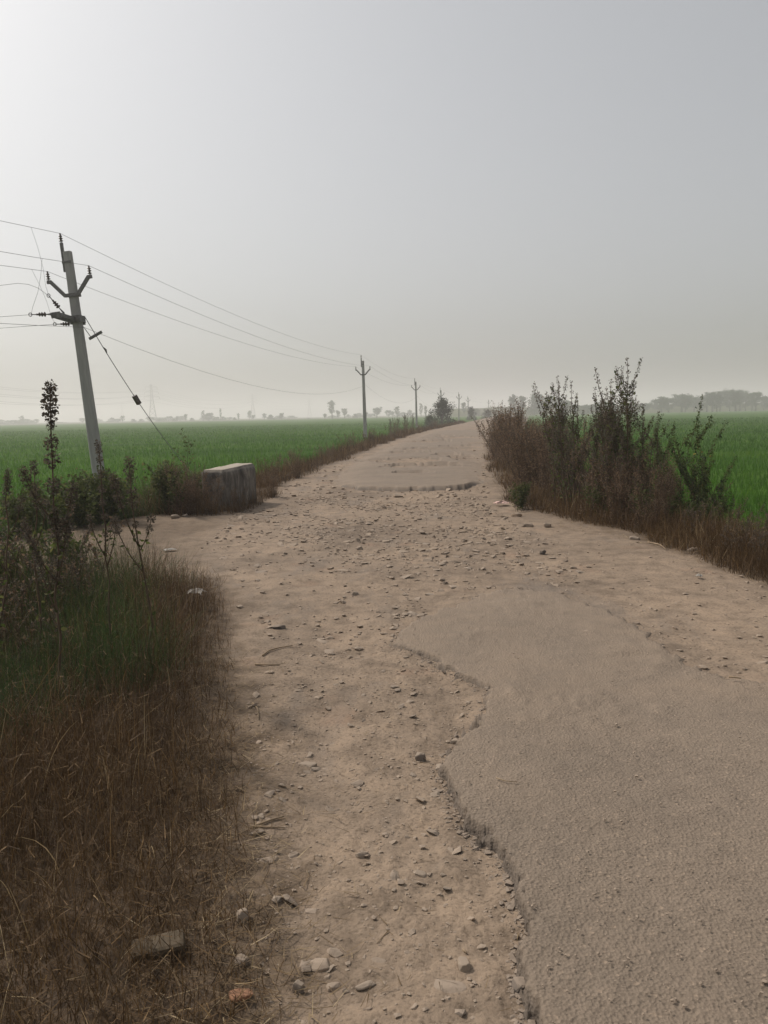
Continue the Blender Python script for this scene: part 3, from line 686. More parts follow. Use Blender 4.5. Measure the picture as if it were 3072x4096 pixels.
NAMED = [  # survey mark, half size, sink, material, label, stretch
    (1682, 3025, 0.052, 0.10, 'stone', 'angular grey stone standing loose on the dirt near the slab edge', (1, .9, 1.3)),
    (1822, 2945, 0.050, 0.25, 'stone', 'rounded stone lodged in a notch of the asphalt edge', (1, 1, 1.2)),
    (1192, 3900, 0.040, 0.15, 'stone', 'pointed upright grey stone near the straw litter', (0.85, .8, 1.7)),
    (1330, 3890, 0.036, 0.25, 'stone_warm', 'small flat stone beside the pointed upright stone', (1.2, 0.9, 0.7)),
    (1460, 3895, 0.050, 0.35, 'stone_pale', 'flat oval pale stone in a row with the pointed stone', (1.2, 0.8, 0.6)),
    (1855, 3830, 0.048, 0.15, 'stone_pale', 'oblong brick-shaped stone with a straw resting above it', (0.75, 1.3, 0.9)),
    (2085, 3900, 0.062, 0.25, 'stone_dark', 'dark-faced squared stone jammed against the asphalt edge', (0.85, 1.2, 0.9)),
    (1780, 3905, 0.115, 0.60, 'stone_warm', 'large flat stone buried flush in the dirt', (1.3, 0.7, 0.35)),
    (1280, 3800, 0.070, 0.45, 'stone_warm', 'smooth half-buried dusty stone in the wheel track', (1.1, 0.9, 0.7)),
    (973, 3640, 0.048, 0.10, 'stone_pale', 'pale split stone with a dark face lying in the straw', (1.0, 1.0, 1.2)),
    (965, 3810, 0.048, 0.25, 'stone', 'grey pebble-sided stone half under straw litter', (0.9, 1.1, 0.9)),
    (1027, 3312, 0.055, 0.20, 'stone_pale', 'pale flat slab stone at the edge of the dead grass', (1.4, 0.8, 0.5)),
    (1075, 3405, 0.055, 0.35, 'stone_warm', 'sandy flat stone sunk beside the straw litter', (1.3, 0.9, 0.5)),
    (1232, 3020, 0.075, 0.45, 'stone_pale', 'wide flat pale stone, larger of a touching pair', (1.3, 0.9, 0.35)),
    (1258, 3040, 0.048, 0.25, 'stone', 'small wedge stone touching the wide flat pale stone', (1.1, 0.9, 0.6)),
    (1447, 3395, 0.042, 0.10, 'stone_pale', 'tilted pale wedge stone with a sharp shadow', (1.2, 0.8, 0.8)),
    (1680, 3462, 0.048, 0.40, 'stone_pale', 'smooth round-edged pale stone lying flat in bare dirt', (1.1, 0.9, 0.5)),
    (1118, 2500, 0.085, 0.20, 'stone_dark', 'dark lump of old asphalt lying on the dirt', (1.3, 0.9, 0.7)),
    (1420, 2368, 0.060, 0.15, 'stone', 'pale-topped stone with a dark underside in the stony patch', (1.1, 0.9, 0.9)),
    (1845, 2690, 0.062, 0.20, 'stone', 'grey wedge stone lying just off the asphalt tip', (1.3, 0.6, 0.8)),
    (2066, 2062, 0.115, 0.15, 'stone_warm', 'largest loose stone of the scatter near the thicket', (1.1, 0.9, 0.8)),
    (2112, 2105, 0.105, 0.20, 'stone_warm', 'squat stone in front of the largest scatter stone', (1.1, 0.9, 0.8)),
    (2191, 2105, 0.095, 0.15, 'stone_warm', 'rounded stone at the end of the scatter by the dry thicket', (1.0, 0.9, 0.9)),
    (2172, 2213, 0.060, 0.10, 'stone_dark', 'dark cube-shaped stone alone on smooth dirt', (0.9, 0.9, 1.3)),
    (2539, 2160, 0.085, 0.15, 'stone_pale', 'pale flat stone against the dry grass with straw beside it', (1.4, 0.8, 0.8)),
    (3048, 2262, 0.065, 0.10, 'stone_pale', 'pale stone in the dead grass at the road margin', (1.2, 0.9, 0.9)),
    (2776, 2205, 0.095, 0.25, 'stone', 'grey stone with a curved twig lying across it', (1.1, 0.8, 0.8)),
    (700, 2072, 0.10, 0.15, 'stone_pale', 'pale stone at the foot of the brown bush by the track', (1.2, 0.9, 0.9)),
    (742, 2066, 0.085, 0.15, 'stone_pale', 'small whitish stone in front of the concrete block bush', (1.1, 0.9, 0.9)),
]
for k, (px, py, size, sink, mk, lab, st) in enumerate(NAMED):
    size *= 0.58 if py > 2250 else 0.75; sink += 0.1
    x, y = site(px, py, 0.01)
    place_stone(with_mat(stone_mesh(700 + k, 0.75, True), M[mk]), x, y, size, sink, lab, rz=rng.uniform(-0.5, 0.5), tilt=0.12, stretch=st)
x, y = site(962, 3932, 0.02)
place_stone(with_mat(stone_mesh(760, 0.5, True), M['brick']), x, y, 0.036, 0.1, 'orange broken brick piece lying in the straw litter', name='brick_chip', rz=0.2, tilt=0.1, stretch=(1.15, 0.9, 0.7))
x, y = site(630, 3790, 0.03)
mb = MB().beam((-0.075, 0, 0), (0.075, 0.02, 0.01), 0.075, 0.05)
o = mb.build('old_brick', M['old_brick'], None, (x, y, gz(x, y) + 0.008), False); o.rotation_euler = (0.08, 0.05, 0.15)
bv = o.modifiers.new('bevel', 'BEVEL'); bv.width = 0.012; bv.segments = 2
tag(o, 'whole weathered yellowish brick half covered by dead grass', 'brick')

# the stony patch: many half-buried stones
def scatter(poly, n, dens=None):
    xs = [p[0] for p in poly]; ysx = [p[1] for p in poly]; out = []
    while len(out) < n:
        x = rng.uniform(min(xs), max(xs), 4000); y = rng.uniform(min(ysx), max(ysx), 4000)
        ok = sdf_poly(x, y, poly) > 0
        if dens is not None: ok &= rng.random(4000) < dens(x, y)
        out += list(zip(x[ok], y[ok]))
    rng.shuffle(out); return out[:n]
PATCH = [site(*p) for p in [(880, 2330), (800, 2180), (930, 2060), (1300, 1985), (1900, 1985), (2060, 2090), (2250, 2180), (2350, 2330), (2050, 2340), (1780, 2430), (1570, 2550), (1450, 2640), (1150, 2600), (1000, 2480)]]
NEAR_DIRT = [site(*p) for p in [(1060, 4096), (1020, 3300), (980, 2800), (1150, 2600), (1560, 2570), (1850, 2700), (1900, 2800), (1770, 3000), (1780, 3200), (1950, 3480), (2080, 3700), (2120, 4096)]]
def dens_patch(x, y): return np.clip(0.5 + 0.8 * fbm(x * 0.9, y * 0.9, 3, 61), 0.1, 1)
big = scatter(PATCH, 172, dens_patch); nearp = scatter(NEAR_DIRT, 95)
for x, y in big:
    s = rng.uniform(0.028, 0.068) * (1.0 + 0.02 * (y - 6))
    gr = rng.random() < 0.3
    place_stone((S_GREY if gr else S_WARM)[rng.integers(8)], x, y, s, rng.uniform(0.3, 0.62), 'flat %s stone half buried in the stony stretch before the broken slab' % ('grey' if gr else 'sandy'), '%s stones bedded in the stony stretch' % ('grey' if gr else 'sandy'), stretch=(1.4, 1.0, 0.42), tilt=0.12)
for x, y in nearp:
    s = rng.uniform(0.010, 0.032)
    gr = rng.random() < 0.4
    place_stone((S_GREY if gr else S_WARM)[rng.integers(8)], x, y, s, rng.uniform(0.1, 0.45), 'small %s stone in the bare dirt beside the asphalt edge' % ('grey' if gr else 'sandy'), 'small %s stones in the dirt beside the slab' % ('grey' if gr else 'sandy'), stretch=(1.25, 1.0, 0.6))
def rubble(name, pts, sizes, mat, label, flat_=0.42, slab_top=False):
    base = [stone_mesh(900 + i, 0.6) for i in range(6)]
    vb = []; fb_ = []
    for m_ in base:
        bm = bmesh.new(); bm.from_mesh(m_); bmesh.ops.triangulate(bm, faces=bm.faces[:])
        vb.append(np.array([v.co[:] for v in bm.verts])); bm.verts.index_update(); fb_.append(np.array([[v.index for v in f.verts] for f in bm.faces])); bm.free(); bpy.data.meshes.remove(m_)
    P = np.array(pts); Z = ground_z(P[:, 0], P[:, 1])
    if slab_top: Z = np.maximum(Z + 0.02, base_z(P[:, 0], P[:, 1]) + 0.012 * fbm(P[:, 0] * 0.6, P[:, 1] * 0.6, 2, 31) + 0.035)
    Vs, Fs, off = [], [], 0
    for i in range(len(P)):
        k = i % 6; a = rng.uniform(0, 6.28); c, s = math.cos(a), math.sin(a); v = vb[k] * sizes[i]
        Vs.append(np.stack([v[:, 0] * c - v[:, 1] * s + P[i, 0], v[:, 0] * s + v[:, 1] * c + P[i, 1], v[:, 2] * flat_ / 0.6 + Z[i] + sizes[i] * rng.uniform(-0.18, 0.22)], 1)); Fs.append(fb_[k] + off); off += len(v)
    return tag(obj(name, mesh_np(name, np.concatenate(Vs), np.concatenate(Fs), smooth=False), mat), label, 'gravel', kind='stuff')
pts = scatter(PATCH, 4300, dens_patch); rubble('gravel', pts, rng.gamma(1.8, 0.0085, 4300) + 0.005, M['stone_warm'], 'loose stones and chips over the stony stretch of road')
pts = scatter(NEAR_DIRT, 2600); rubble('gravel', pts, rng.gamma(2.0, 0.0022, 2600) + 0.002, M['stone_warm'], 'grit and small chips in the bare dirt beside the asphalt')
SL_VIS = [p for p in SLAB_NEAR if p[1] > 1.0][:-1] + [(4.2, 1.15), (0.72, 1.15)]
pts = scatter(SL_VIS, 4200, lambda x, y: np.clip(4.0 / (1 + y * y), 0.05, 1)); rubble('gravel', pts, rng.gamma(2.2, 0.0012, 4200) + 0.0012, M['stone_warm'], 'fine grit scattered over the dusty asphalt', slab_top=True)
# crumbled lumps along the slab edge
ed = []
for i in range(1, 16):
    a, b = SLAB_NEAR[i], SLAB_NEAR[i + 1]; L = math.hypot(b[0] - a[0], b[1] - a[1])
    for k in range(int(L * 200)):
        f = rng.random(); ed.append((a[0] + (b[0] - a[0]) * f + rng.normal() * 0.035 - 0.02, a[1] + (b[1] - a[1]) * f + rng.normal() * 0.03))
con = np.where((np.abs(s_near + 0.006) < 0.014) & (fy < 7.5) & (fy > 1.2) & (fx < 1.6))[0]; con = rng.permutation(con)[:2600]
ed += [(fx[i] + rng.normal() * 0.006 - 0.004, fy[i] + rng.normal() * 0.006 - 0.003) for i in con]
rubble('gravel', ed, rng.gamma(2.0, 0.0026, len(ed)) + 0.0025, M['crumbs'], 'crumbled asphalt lumps along the broken slab edge')
wide = [(*site(px, py),) for px, py in zip(rng.uniform(1000, 1960, 1500), rng.uniform(1740, 2000, 1500))]
wide = [p for p in wide if p[1] < 60 and float(sdf_poly(np.array([p[0]]), np.array([p[1]]), LEVEL)[0]) > 0.1]
rubble('gravel', wide, rng.gamma(2.0, 0.013, len(wide)) + 0.015, M['stone_warm'], 'loose stones along the road towards the broken slab')
rp = [site(px, py) for px, py in zip(rng.uniform(2050, 3072, 900), rng.uniform(2120, 2700, 900))]
rp = [p for p in rp if p[1] < 12]
rubble('gravel', rp, rng.gamma(2.0, 0.005, len(rp)) + 0.003, M['stone_warm'], 'grit on the dusty road margin near the thicket')

# ------------------------------------------------------------ grasses
def in_poly(poly, n, dens=None): return np.array(scatter(poly, n, dens))
# dead grass clump beside the camera path
CL = [(-4.2, 0.9)] + [(-0.25, 0.9)] + CLUMP_EDGE + [(-2.2, 7.6), (-3.2, 7.5), (-5.2, 7.3), (-5.2, 3)]
def clump_h(x, y):
    d = sdf_poly(x, y, CLUMP)
    return (0.15 + 0.29 * sstep(0.0, 0.6, d)) * (0.8 + 0.55 * fbm(x * 1.3, y * 1.3, 3, 71)) * (0.5 + 0.5 * sstep(1.8, 4.2, y))
p = in_poly(CL, 78000, lambda x, y: np.clip(1.5 / (0.5 + 0.3 * np.hypot(x, y)), 0.1, 1) * sstep(-0.1, 0.3, sdf_poly(x, y, CLUMP) + 0.15 * fbm(x * 5, y * 5, 2, 72) - 0.05))
x, y = p.T; n_ = len(x); hh = clump_h(x, y)
gm = sstep(0.5, 0.62, 0.5 + 0.5 * fbm(x * 1.1 + 3, y * 1.1, 3, 75) + 0.34 * sstep(-1.35, -2.1, x) - 0.12)
isg = rng.random(n_) < gm * 0.75
P = np.stack([x, y, ground_z(x, y) - 0.02], 1)
L = hh * rng.uniform(0.5, 1.5, n_) + 0.04
tint = np.clip(rng.beta(1.6, 2.6, n_) + 0.25 * fbm(x * 2.0, y * 2.0, 3, 77), 0, 1); tint[rng.random(n_) < 0.012] = 1.0
d_ = ~isg
args = [L, rng.uniform(0.0018, 0.004, n_), rng.uniform(0, 6.28, n_), np.abs(rng.normal(0, 0.8, n_)), rng.normal(0.6, 1.3, n_), tint]
grass('dead_grass', P[d_], *[a[d_] for a in args], M['dry'], 'tangled brown dead grass beside the dirt track')
args[3] = np.abs(rng.normal(0, 0.25, n_)); args[0] = L * 1.15
grass('green_grass', P[isg], *[a[isg] for a in args], M['green'], 'green grass blades among the dead grass')
# long pale stalks in the clump
p = in_poly(CL, 700, lambda x, y: sstep(0.05, 0.4, sdf_poly(x, y, CLUMP))); x, y = p.T; n_ = len(x)
grass('dead_grass', np.stack([x, y, ground_z(x, y)], 1), clump_h(x, y) * rng.uniform(1.0, 2.2, n_), rng.uniform(0.003, 0.005, n_), rng.uniform(0, 6.28, n_), np.abs(rng.normal(0, 0.5, n_)), rng.normal(0.5, 0.7, n_), rng.uniform(0.75, 1.0, n_), M['dry'], 'long pale stalks bending over the dead grass', seg=5)
# matted bits caught in the clump at every angle
def tangle(poly, n, dens, hfun, mat, label, lo, hi, wlo, whi):
    p = in_poly(poly, n, dens); x, y = p.T; n = len(x)
    z = ground_z(x, y) + hfun(x, y) * rng.uniform(0.05, 1.0, n)
    return grass('dead_grass', np.stack([x, y, z], 1), rng.uniform(lo, hi, n), rng.uniform(wlo, whi, n), rng.uniform(0, 6.28, n), rng.uniform(0.4, 2.6, n), rng.normal(0, 0.8, n), np.clip(rng.beta(1.8, 2.0, n), 0, 1), mat, label, seg=2)
tangle(CL, 30000, lambda x, y: np.clip(1.5 / (0.5 + 0.3 * np.hypot(x, y)), 0.1, 1) * sstep(-0.05, 0.2, sdf_poly(x, y, CLUMP)), clump_h, M['dry'], 'matted dead stems and leaf bits tangled in the grass clump', 0.03, 0.12, 0.002, 0.005)
tangle([(-3.2, 1.1), (-0.25, 1.1), (-0.33, 2.4), (-0.6, 3.6), (-3.2, 3.6)], 26000, lambda x, y: sstep(-0.06, 0.15, sdf_poly(x, y, CLUMP) + 0.1 * fbm(x * 6, y * 6, 2, 78)), lambda x, y: 0.06 + 0.05 * fbm(x * 4, y * 4, 2, 79), M['dry'], 'flattened brown grass thatch by the bricks', 0.03, 0.11, 0.0015, 0.0035)
# straw litter on the ground along the clump edge
def lying(poly, n, lo, hi, dens, label, wd=(0.002, 0.005)):
    p = in_poly(poly, n, dens); x, y = p.T; n = len(x)
    grass('straw', np.stack([x, y, ground_z(x, y) + rng.uniform(0.002, 0.02, n)], 1), rng.uniform(lo, hi, n), rng.uniform(*wd, n), rng.uniform(0, 6.28, n), rng.uniform(1.35, 1.62, n), rng.normal(0, 0.15, n), rng.beta(1.5, 2.2, n), M['straw'], label, 'straw', seg=2)
LIT = [(-1.6, 1.2), (0.1, 1.2), (0.12, 2.4), (-0.05, 3.5), (-0.4, 4.4), (-0.75, 5.2), (-1.7, 5.2)]
lying(LIT, 3400, 0.02, 0.12, lambda x, y: np.exp(-((sdf_poly(x, y, CLUMP) - 0.12) / 0.22) ** 2) * np.clip(1.2 - 0.22 * (y - 2), 0.15, 1), 'broken straw strewn between dead grass and dirt')
lying(NEAR_DIRT, 260, 0.01, 0.07, None, 'stray straws lying on the bare dirt')
EDGE_R = [site(*p_) for p_ in [(2200, 2110), (2500, 2160), (2800, 2250), (3072, 2345), (3072, 2250), (2700, 2150), (2300, 2060)]]
lying(EDGE_R, 700, 0.04, 0.25, None, 'broken straw along the margin below the thicket', (0.004, 0.009))
# verges along the far road
def verge(side, n, d0, d1, hlo, hhi, dmin, dmax, mat, label, wscale=0.0011):
    line = FAR_L if side < 0 else FAR_R
    ly_ = np.array([q[1] for q in line]); lx_ = np.array([q[0] for q in line]); o_ = np.argsort(ly_)
    yy = np.exp(rng.uniform(math.log(dmin), math.log(dmax), n)); ex = np.interp(yy, ly_[o_], lx_[o_])
    off = d0 + (d1 - d0) * rng.beta(1.3, 1.5, n); off = off + 0.35 * fbm(yy * 0.5, yy * 0 + side, 3, 81)
    xx = ex + side * off
    h = rng.uniform(hlo, hhi, n) * (0.75 + 0.5 * fbm(xx * 0.6, yy * 0.6, 2, 83)) * (0.5 + 0.5 * sstep(d0, d0 + 0.7, off))
    wd = wscale * np.clip(yy, 5, 200) ** 0.8 * rng.uniform(0.6, 1.5, n)
    return grass('verge_grass', np.stack([xx, yy, ground_z(xx, yy) - 0.02], 1), h, wd, rng.uniform(0, 6.28, n), np.abs(rng.normal(0, 0.6, n)), rng.normal(0.5, 0.9, n), np.clip(rng.beta(1.8, 2.4, n) + 0.2 * fbm(xx, yy, 2, 85), 0, 1), mat, label)
verge(-1, 30000, 0.0, 2.3, 0.35, 0.85, 12.5, 130, M['dry'], 'dry brown verge grass along the road beneath the poles')
verge(-1, 6000, 1.5, 3.2, 0.3, 0.6, 12.5, 120, M['green'], 'green weeds at the field edge below the poles')
verge(1, 34000, 0.0, 2.6, 0.22, 0.62, 5.5, 60, M['dry'], 'dry brown grass under the thicket beside the road')
verge(1, 5000, 1.6, 3.6, 0.2, 0.5, 6, 60, M['green'], 'green weeds between thicket and wheat')
verge(1, 24000, -0.05, 1.9, 0.25, 0.6, 5.5, 14, M['dry'], 'tangled dead grass skirting the foot of the thicket')
# verge behind the side track
p = in_poly([(-9, 10.5), (-5.2, 9.9), site(0, 2170), site(400, 2100), site(700, 2052), site(880, 2026), (-3.1, 14.5), (-6, 14.5), (-9, 14)], 14000); x, y = p.T; n_ = len(x)
tr = sstep(-3.9, -3.1, x + 0.4 * fbm(x * 2, y * 2, 2, 90))
sel = rng.random(n_) < tr
P = np.stack([x, y, ground_z(x, y) - 0.02], 1); L = rng.uniform(0.2, 0.6, n_)
args = [L, rng.uniform(0.004, 0.010, n_), rng.uniform(0, 6.28, n_), np.abs(rng.normal(0, 0.35, n_)), rng.normal(0.5, 0.5, n_), rng.beta(1.8, 2.2, n_)]
grass('verge_grass', P[sel], *[a[sel] for a in args], M['dry'], 'brown dead grass round the concrete block')
grass('verge_grass', P[~sel], *[a[~sel] for a in args], M['green'], 'green undergrowth behind the side track')
p = in_poly([(-3.5, 12.2), (-2.4, 12.3), (-2.2, 13.0), (-2.15, 14.6), (-2.0, 15.5), (-3.5, 15.5)], 2600, lambda x, y: 1.0 * (np.hypot((x + 2.68) * 2.2, (y - 13.55)) > 0.62)); x, y = p.T; n_ = len(x)
grass('verge_grass', np.stack([x, y, ground_z(x, y) - 0.02], 1), rng.uniform(0.12, 0.45, n_), rng.uniform(0.004, 0.009, n_), rng.uniform(0, 6.28, n_), np.abs(rng.normal(0, 0.5, n_)), rng.normal(0.5, 0.8, n_), rng.beta(1.8, 2.2, n_), M['dry'], 'dead grass tufts hugging the foot of the concrete block')
# wheat crop
def crop(poly, n, rmin, rmax, a0, a1, label):
    r = np.exp(rng.uniform(math.log(rmin), math.log(rmax), n)); a = rng.uniform(a0, a1, n)
    x = r * np.sin(a); y = r * np.cos(a); ok = sdf_poly(x, y, poly) > 0.02; x, y, r = x[ok], y[ok], r[ok]; n = len(x)
    h = rng.uniform(0.16, 0.33, n) * (0.9 + 0.25 * fbm(x * 0.25, y * 0.25, 3, 95)); wd = 0.0011 * r ** 0.95 * rng.uniform(0.7, 1.3, n) + 0.002
    t = np.clip(0.45 + 0.5 * fbm(x * 0.16, y * 0.6, 4, 97) + rng.normal(0, 0.18, n), 0, 1)
    bund = np.exp(-((y - 64 - 0.05 * x) / 1.3) ** 2) + np.exp(-((y - 128 + 0.04 * x) / 2.2) ** 2); h = h * (1 - 0.45 * bund); t = np.clip(t - 0.6 * bund + 0.25 * sstep(0.25, 0.6, fbm(x * 0.05, y * 0.12, 3, 99)), 0, 1)
    return grass('wheat_crop', np.stack([x, y, np.full(n, -0.5)], 1), h, wd, rng.uniform(0, 6.28, n), np.abs(rng.normal(0, 0.25, n)), rng.normal(0.4, 0.4, n), t, M['crop'], label, 'crop', seg=2)
crop(FL, 80000, 12, 190, R(-42), R(4), 'young green wheat in the field behind the poles')
crop(FR, 88000, 8, 170, R(8), R(50), 'bright young green wheat beyond the dry thicket')

# ------------------------------------------------------------ weeds and bushes
def put(name, var, mats, label, cat, x, y, scale, group, lean=(0, 0), rz=None):
    return plant(name, var, mats, label, cat, (x, y, gz(x, y)), rng.uniform(0, 6.28) if rz is None else rz, scale, group, lean)
G_TH = 'plants of the thicket beside the road'
# tall seeded weeds in the thicket (mark of the tip, distance)
tips = [(2250, 1505, 12.3), (2270, 1512, 12.0), (2314, 1484, 11.9), (2392, 1482, 11.5), (2492, 1500, 11.4), (2514, 1517, 11.2), (2577, 1412, 10.8), (2440, 1560, 11.0), (2345, 1560, 11.7), (2200, 1600, 12.9), (2290, 1590, 12.2), (2640, 1640, 10.6), (2550, 1570, 11.0), (2410, 1540, 11.8)]
for k, (px, py, D) in enumerate(tips):
    x, y, zt_ = bearing(px, py, D); g = gz(x, y)
    lab = 'tallest seed-headed weed, towering out of the thicket' if k == 6 else 'tall seed-headed weed standing up from the thicket'
    put('seed_head_weed', TALL[k % 4] if k in (7, 8, 10, 13) else TALL1[k % 3] if k % 2 or k == 0 else TALL[k % 4], MT_TALL, lab, 'weed', x, y, (zt_ - g) / 2.0, None if k == 6 else 'tall seeded weeds in the thicket', (rng.normal() * 0.04, rng.normal() * 0.04))
# brown bushes of the thicket
spots = []
for k in range(9):
    D = rng.uniform(9.6, 13.0); e = np.interp(D, [q[1] for q in FAR_R], [q[0] for q in FAR_R]); spots.append((e + rng.uniform(0.35, 1.3), D, rng.uniform(0.6, 0.92)))
for k in range(20):
    D = rng.uniform(12.8, 27); e = np.interp(D, [q[1] for q in FAR_R], [q[0] for q in FAR_R]); spots.append((e + rng.uniform(0.35, 2.0), D, rng.uniform(1.0, 1.35)))
for k in range(10):
    D = rng.uniform(27, 60); e = np.interp(D, [q[1] for q in FAR_R], [q[0] for q in FAR_R]); spots.append((e + rng.uniform(0.5, 2.0), D, rng.uniform(0.9, 1.3)))
spots += [(3.35, 10.5, 0.8), (3.7, 10.3, 0.7), (4.0, 10.2, 0.62), (3.5, 9.7, 0.5), (4.3, 9.6, 0.48), (3.15, 11.2, 0.95), (4.6, 9.2, 0.4)]
for k, (x, y, s) in enumerate(spots):
    put('dry_bush', BROWN[k % 5], MT_BROWN, ('waist-high withered brown bush at the foot of the tall seeded weeds' if y < 12.9 else 'tall withered brown bush crowding the road edge past the seeded weeds' if y < 27 else 'withered brown bush lining the road beyond the thicket') , 'bush', x, y, s, ('low withered bushes under the seeded weeds' if y < 12.9 else 'tall withered bushes of the thicket' if y < 27 else 'withered bushes beyond the thicket'), (rng.normal() * 0.08, rng.normal() * 0.08))
for k in range(10):
    y = rng.uniform(9.6, 11.8); x = np.interp(y, [q[1] for q in FAR_R], [q[0] for q in FAR_R]) + rng.uniform(0.5, 1.7)
    put('leafy_weed', LEAFY[k % 4], {'stem': M['stem_green'], 'foliage': M['leaf_olive']}, 'olive-green leafy weed at the foot of the thicket', 'weed', x, y, rng.uniform(0.5, 0.85), 'leafy weeds of the thicket')
# leaning shrub
MT_LEAN = {'stem': M['stem_green'], 'foliage': M['leaf_green'], 'seed_head': M['leaf_olive']}
x, y = site(2905, 2100); put('leaning_shrub', weed_meshes('lean', 1.95, 171, 0.3, 5), MT_LEAN, 'green shrub leaning over from the wheat edge towards the thicket', 'shrub', x, y, 1.0, None, (0, 0), 0.1)
x, y = site(2730, 2070); put('leaning_shrub', weed_meshes('lean', 1.6, 172, 0.3, 4), MT_LEAN, 'shorter green shrub tilted against the thicket in front of the leaning shrub', 'shrub', x, y + 0.3, 1.0, None, (0, 0), -0.2)
# low dead tufts at the margin
for k in range(12):
    x, y = site(rng.uniform(2150, 3060), 0); y = rng.uniform(7.2, 9.6); x = np.interp(y, [q[1] for q in RIGHT], [q[0] for q in RIGHT]) + rng.uniform(0.25, 1.3)
    put('dry_bush', TWIG[k % 3], MT_BROWN, 'low brown twiggy weed at the dusty road margin', 'weed', x, y, rng.uniform(0.5, 0.9), 'twiggy weeds at the margin')
x, y = site(2085, 2035); put('leafy_weed', LEAFY[1], MT_LEAFY, 'small dark weed tuft standing out in front of the thicket', 'weed', x, y, 0.55, None)
x, y = site(2150, 2050); put('leafy_weed', TWIG[1], MT_BROWN, 'small twiggy tuft beside the crumpled wrapper', 'weed', x - 0.25, y + 0.2, 0.45, None)

for k, (x, y, s_) in enumerate([(-3.05, 12.75, 0.55), (-2.8, 12.5, 0.42), (-3.25, 12.5, 0.6), (-2.45, 12.75, 0.3), (-2.15, 14.9, 0.4)]):
    put('dry_bush', BROWN[k % 5], MT_BROWN, 'small withered weed growing against the concrete block', 'weed', x, y, s_, 'withered weeds against the block')
# green weeds behind the side track
for k in range(30):
    x = rng.uniform(-7.5, -3.2); ye = np.interp(x, [q[0] for q in TRACK_FAR + LEFT[:1]], [q[1] for q in TRACK_FAR + LEFT[:1]]); y = ye + rng.uniform(0.25, 2.4)
    put('leafy_weed', LEAFY[k % 4], MT_LEAFY, 'dark green leafy weed in the bank behind the side track', 'weed', x, y, rng.uniform(0.6, 1.1), 'leafy weeds behind the side track')
for k, (px, py, D, s) in enumerate([(690, 1990, 13.6, 0.62), (640, 2010, 13.0, 0.5), (760, 2000, 13.2, 0.5), (1090, 1930, 17.5, 0.5), (1180, 1905, 20, 0.55), (590, 1990, 14, 0.5)]):
    x, y, z = bearing(px, py, D)
    put('dry_bush', BROWN[k % 5], MT_BROWN, 'low brown bush beside the concrete block', 'bush', x, y, s, 'brown bushes near the concrete block')
x, y, z = bearing(715, 1900, 15.0)
put('sapling', weed_meshes('leafy', 1.6, 333, 0.1, 1), {'stem': M['stem_green'], 'foliage': M['leaf_olive']}, 'thin sapling with drooping leaves behind the concrete block', 'sapling', x, y, 1.0, None)
for k in range(22):
    D = rng.uniform(18, 100); e = np.interp(D, [q[1] for q in FAR_L], [q[0] for q in FAR_L])
    put('dry_bush', BROWN[k % 5], MT_BROWN, 'small brown bush in the verge grass beneath the poles', 'bush', e - rng.uniform(0.5, 2.2), D, rng.uniform(0.45, 0.8), 'brown bushes along the pole verge')
for k, (px, D, s) in enumerate([(1590, 78, 1.1), (1625, 82, 1.3), (1655, 95, 1.2), (1560, 74, 1.0)]):
    x, y, z = bearing(px, 1700, D); put('seed_head_weed', TALL[k % 4], MT_TALL, 'leggy weed standing in the verge between two poles', 'weed', x, y, s, 'leggy weeds in the pole verge')

# seed-headed weeds close to the camera, left of the path: clusters are parts
def near_weed(px, py, D, seed, label, branches):
    r = np.random.default_rng(seed)
    x, y, zt_ = bearing(px, py, D); g = gz(x, y); H = zt_ - g
    t = thing('seed_head_weed', label, 'weed', (x, y, g), 0, None)
    def cl(p, rad, par):
        n = 110; q = r.normal(size=(n, 3)); q /= np.linalg.norm(q, axis=1, keepdims=True); q *= rad * r.uniform(0.35, 1, (n, 1)); q[:, 2] *= 1.15
        Vv, F, T = leaf_cloud(q, q + r.normal(size=(n, 3)) * rad * 0.5, np.full(n, rad * 0.5) * r.uniform(0.6, 1.2, n), r.random(n), 0.7)
        obj('seed_cluster', mesh_np('seed_cluster', Vv, F, {'tint': T}), M['seed'], par, tuple(p))
    base = np.array([0.06 * r.normal(), 0.05 * r.normal(), -0.03]); pts = [base]
    for k in range(1, 9): pts.append(np.array([base[0] * (1 - k / 8) + 0.012 * r.normal() * (k < 8), base[1] * (1 - k / 8) + 0.012 * r.normal(), H * k / 8]))
    st = MB().tube(pts, list(np.linspace(0.008, 0.0028, 9)), 5).build('stem', M['stem'], t, smooth=True)
    LP, LS = [], []
    for f, rad in branches['main']: cl(along(pts, f), rad, t)
    for f, az, L, lean, tops in branches['side']:
        b0 = along(pts, f); bp = [b0 + np.array([math.cos(az) * math.sin(lean * (1 - 0.35 * k / 6)), math.sin(az) * 0.5 * math.sin(lean), math.cos(lean * (1 - 0.35 * k / 6))]) * L * k / 6 for k in range(7)]
        br = MB().tube(bp, list(np.linspace(0.004, 0.002, 7)), 4).build('branch', M['stem'], t, smooth=True)
        for f2, rad in tops: cl(along(bp, f2), rad, br)
        for k in range(10): LP.append(along(bp, r.uniform(0.05, 0.6))); LS.append(r.uniform(0.02, 0.04))
    for k in range(26): LP.append(along(pts, r.uniform(0.2, 0.7)) + r.normal(size=3) * 0.01); LS.append(r.uniform(0.02, 0.05))
    Vv, F, T = leaf_cloud(np.array(LP), r.normal(size=(len(LP), 3)), np.array(LS), r.random(len(LP)), 0.5)
    tag(obj('foliage', mesh_np('foliage', Vv, F, {'tint': T}), M['leaf_olive'], t), kind='stuff')
